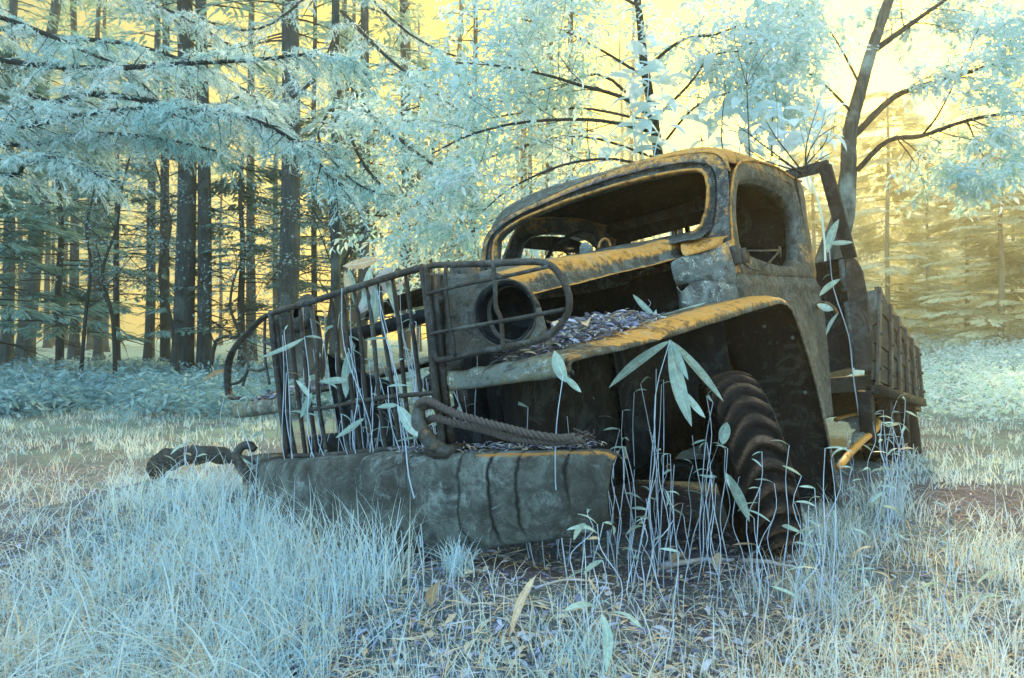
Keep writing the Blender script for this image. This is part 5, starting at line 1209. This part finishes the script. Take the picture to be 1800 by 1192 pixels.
def bshoot(top, b, lv, label, leafs, r=.0028):
    t = Q(top[0], top[1], 'b', b); q = T2W((t[0] + J(.03), b, -.28)); L = [(Vector(T2W(Q(*p[0], 'b', b + J(.03)))), Vector(T2W(Q(*p[1], 'b', b + J(.03)))), w_, m) for p, w_, m in leafs]
    shoot((q[0], q[1], max(.05, q[2])), T2W(t), lv, label, r=r, leafs=L)
bm_ = 'bamboo'
bshoot((668, 455), .02, 1, 'tallest shoot in the grille with large pale leaves and a dry tan one on top', [(((690, 470), (626, 555)), .075, 'grey'), (((664, 455), (602, 468)), .045, 'dead'), (((660, 500), (655, 575)), .05, bm_), (((640, 540), (650, 470)), .045, bm_), (((628, 540), (612, 470)), .035, bm_), (((612, 520), (606, 476)), .03, 'dead'), (((676, 480), (700, 560)), .03, bm_)], .003)
bshoot((612, 612), -.03, 1, 'shoot with a broad upright leaf in the middle of the grille', [(((608, 700), (612, 618)), .04, bm_), (((560, 672), (610, 668)), .03, bm_)])
bshoot((535, 592), -.05, 1, 'shoot with a long narrow leaf reaching out left of the grille', [(((535, 594), (455, 630)), .022, bm_), (((520, 668), (545, 700)), .025, bm_)])
bshoot((700, 712), -.14, 0, 'shoot whose single broad leaf hangs beside the tow hook', [(((698, 712), (734, 768)), .045, bm_), (((700, 712), (662, 716)), .02, bm_)])
bshoot((560, 735), -.08, 2, 'shoot with a long tilted leaf low in the grille', [(((548, 690), (528, 735)), .03, bm_), (((590, 770), (640, 735)), .025, bm_)])
shoot(gz(.17, 2.12), WP(990, 660, 1.92), 0, 'shoot with a broad leaf in front of the crusted fender corner', leafs=[wl(((995, 672), (975, 616)), 1.92, .045), wl(((990, 660), (1022, 690)), 1.92, .02)])
shoot(gz(.85, 2.9), WP(1275, 790, 2.72), 1, 'shoot topped by a torn upright leaf before the tyre', leafs=[wl(((1270, 782), (1278, 742)), 2.72, .05), wl(((1275, 830), (1318, 918)), 2.6, .045)])
shoot(gz(.2, 1.72), WP(1030, 925, 1.75), 0, 'bent stalk with a round-tipped leaf before the bumper end', leafs=[wl(((1030, 920), (1008, 950)), 1.75, .03), wl(((1060, 985), (1025, 1010)), 1.75, .025)], r=.0016)
shoot(T2W((.86, 3.45, -.35)), WP(1458, 440, 4.3), 2, 'leafy shoot climbing between the door and the headboard', leafs=[wl(((1455, 445), (1475, 385)), 4.3, .075), wl(((1456, 428), (1500, 426)), 4.3, .035), wl(((1440, 520), (1478, 490)), 4.2, .05), wl(((1436, 535), (1465, 545)), 4.2, .05), wl(((1452, 590), (1474, 550)), 4.2, .04)], r=.004)
fs_ = T2W((.66, 1.18, .38)); shoot(fs_, T2W((.64, 1.16, .47)), 0, 'small sprig with folded leaves growing out of the litter on the fender', leafs=[(fs_, T2W((.60, 1.10, .50)), .03, 'bamboo'), (fs_, T2W((.72, 1.32, .40)), .03, 'bamboo'), (fs_, T2W((.74, 1.55, .44)), .02, 'bamboo'), (fs_, T2W((.60, 1.3, .43)), .025, 'bamboo')], r=.0015)

# ------------------------------------------------------------------ single dead leaves, sticks and roots
def lone(px_, py_, ang, L, wd, mat, label, lift=.03, d=None):
    x, y = base_at(px_, py_); z = hgt(x, y) + .012
    if d: p = WP(px_, py_, d); x, y, z = p
    g = MB(); vs, fs = wide_leaf((0, 0, 0), (math.cos(ang) * L, math.sin(ang) * L * .8, lift), wd, .12, roll=J(.6)); g.add(vs, fs, [0, 1, 0] * (len(vs) // 3)); g.rough(.003, 40); o = g.build('dead_leaf', L_[mat], None); o.location = (x, y, z); tag(o, label, 'leaf')
random.seed(111)
lone(760, 1075, -1.2, .10, .045, 'dead', 'dry tan curled leaf standing up in the litter before the bumper', .10)
lone(385, 1110, -.9, .07, .035, 'dead', 'dry orange-tan leaf lying on the bright grass', .05)
lone(600, 1060, .2, .09, .035, 'grey', 'smooth blue-grey fallen leaf on the bare litter', .01)
lone(1175, 1000, .4, .09, .05, 'dead', 'curled tan leaf beside the pale root under the bumper end', .04)
lone(1260, 1010, 1.2, .07, .04, 'dead', 'upright tan leaf below the front wheel', .06)
lone(895, 1130, 1.1, .16, .022, 'dead', 'long tan blade-like leaf leaning in the litter', .12)
lone(355, 672, .15, .16, .045, 'dead', 'dry orange bamboo leaf stuck beside the bent headlight guard', .05, d=3.2)
lone(1060, 1075, -2.3, .17, .022, 'bamboo', 'long pale drooping leaf of the foreground seedling', .04, d=1.75)
lone(1062, 1078, -1.0, .15, .022, 'bamboo', 'second pale drooping leaf spreading right in the foreground', .0, d=1.72)
lone(1058, 1076, -1.6, .14, .026, 'bamboo', 'middle pale drooping leaf of the foreground seedling', -.10, d=1.7)
for k, (a, b, c_, e, r_, lb) in enumerate([(1160, 1000, 1290, 988, .014, 'pale grey root lying under the end of the bumper'), (1300, 990, 1400, 1010, .011, 'pale grey stick below the front wheel'), (940, 1040, 1080, 1075, .004, 'thin stick in the litter before the bumper'), (1420, 1100, 1560, 1060, .005, 'thin crooked stick right of the foreground litter'), (700, 1130, 800, 1110, .004, 'thin pale stick left of the foreground litter')]):
    x0, y0 = base_at(a, b); x1, y1 = base_at(c_, e); g = MB(); m = ((x1 - x0) / 2 + J(.03), (y1 - y0) / 2 + J(.03), .02); g.tube(cat_rom([(0, 0, .004), m, (x1 - x0, y1 - y0, .008)], 6), [r_ * (1 - .04 * i) for i in range(13)], 7); g.rough(r_ * .4, 25); o = g.build('fallen_stick', L_['grey'], None); o.location = (x0, y0, hgt(x0, y0) + .005); tag(o, lb, 'stick')
g = MB(); gp = T2W((.62, .33, .30)); g.tube([(0, 0, 0), (.012, -.03, .075)], [.004, .003], 6); o = g.build('straw_stick', L_['dead'], None); o.location = gp; tag(o, 'short tan stick leaning in the heap on the fender', 'stick')

# ------------------------------------------------------------------ mist
bm = MB(); x0, x1, y0, y1, z0, z1 = -124, 124, -16, 122, -2.0, 27.0
bm.add([(x0,y0,z0),(x1,y0,z0),(x1,y1,z0),(x0,y1,z0),(x0,y0,z1),(x1,y0,z1),(x1,y1,z1),(x0,y1,z1)], [(0,3,2,1),(4,5,6,7),(0,1,5,4),(1,2,6,5),(2,3,7,6),(3,0,4,7)])
hm = bpy.data.materials.new('mist'); hm.use_nodes = True; ht = hm.node_tree; ht.nodes.clear(); pv = ht.nodes.new('ShaderNodeVolumePrincipled'); ho = ht.nodes.new('ShaderNodeOutputMaterial')
pv.inputs['Density'].default_value = .0048; pv.inputs['Color'].default_value = (.96, .92, .74, 1); pv.inputs['Anisotropy'].default_value = .62; ht.links.new(pv.outputs[0], ho.inputs['Volume'])
hz = bm.build('haze', hm, None, smooth=False); tag(hz, kind='stuff'); tag(hz, 'yellow morning mist hanging through the whole wood', 'mist')
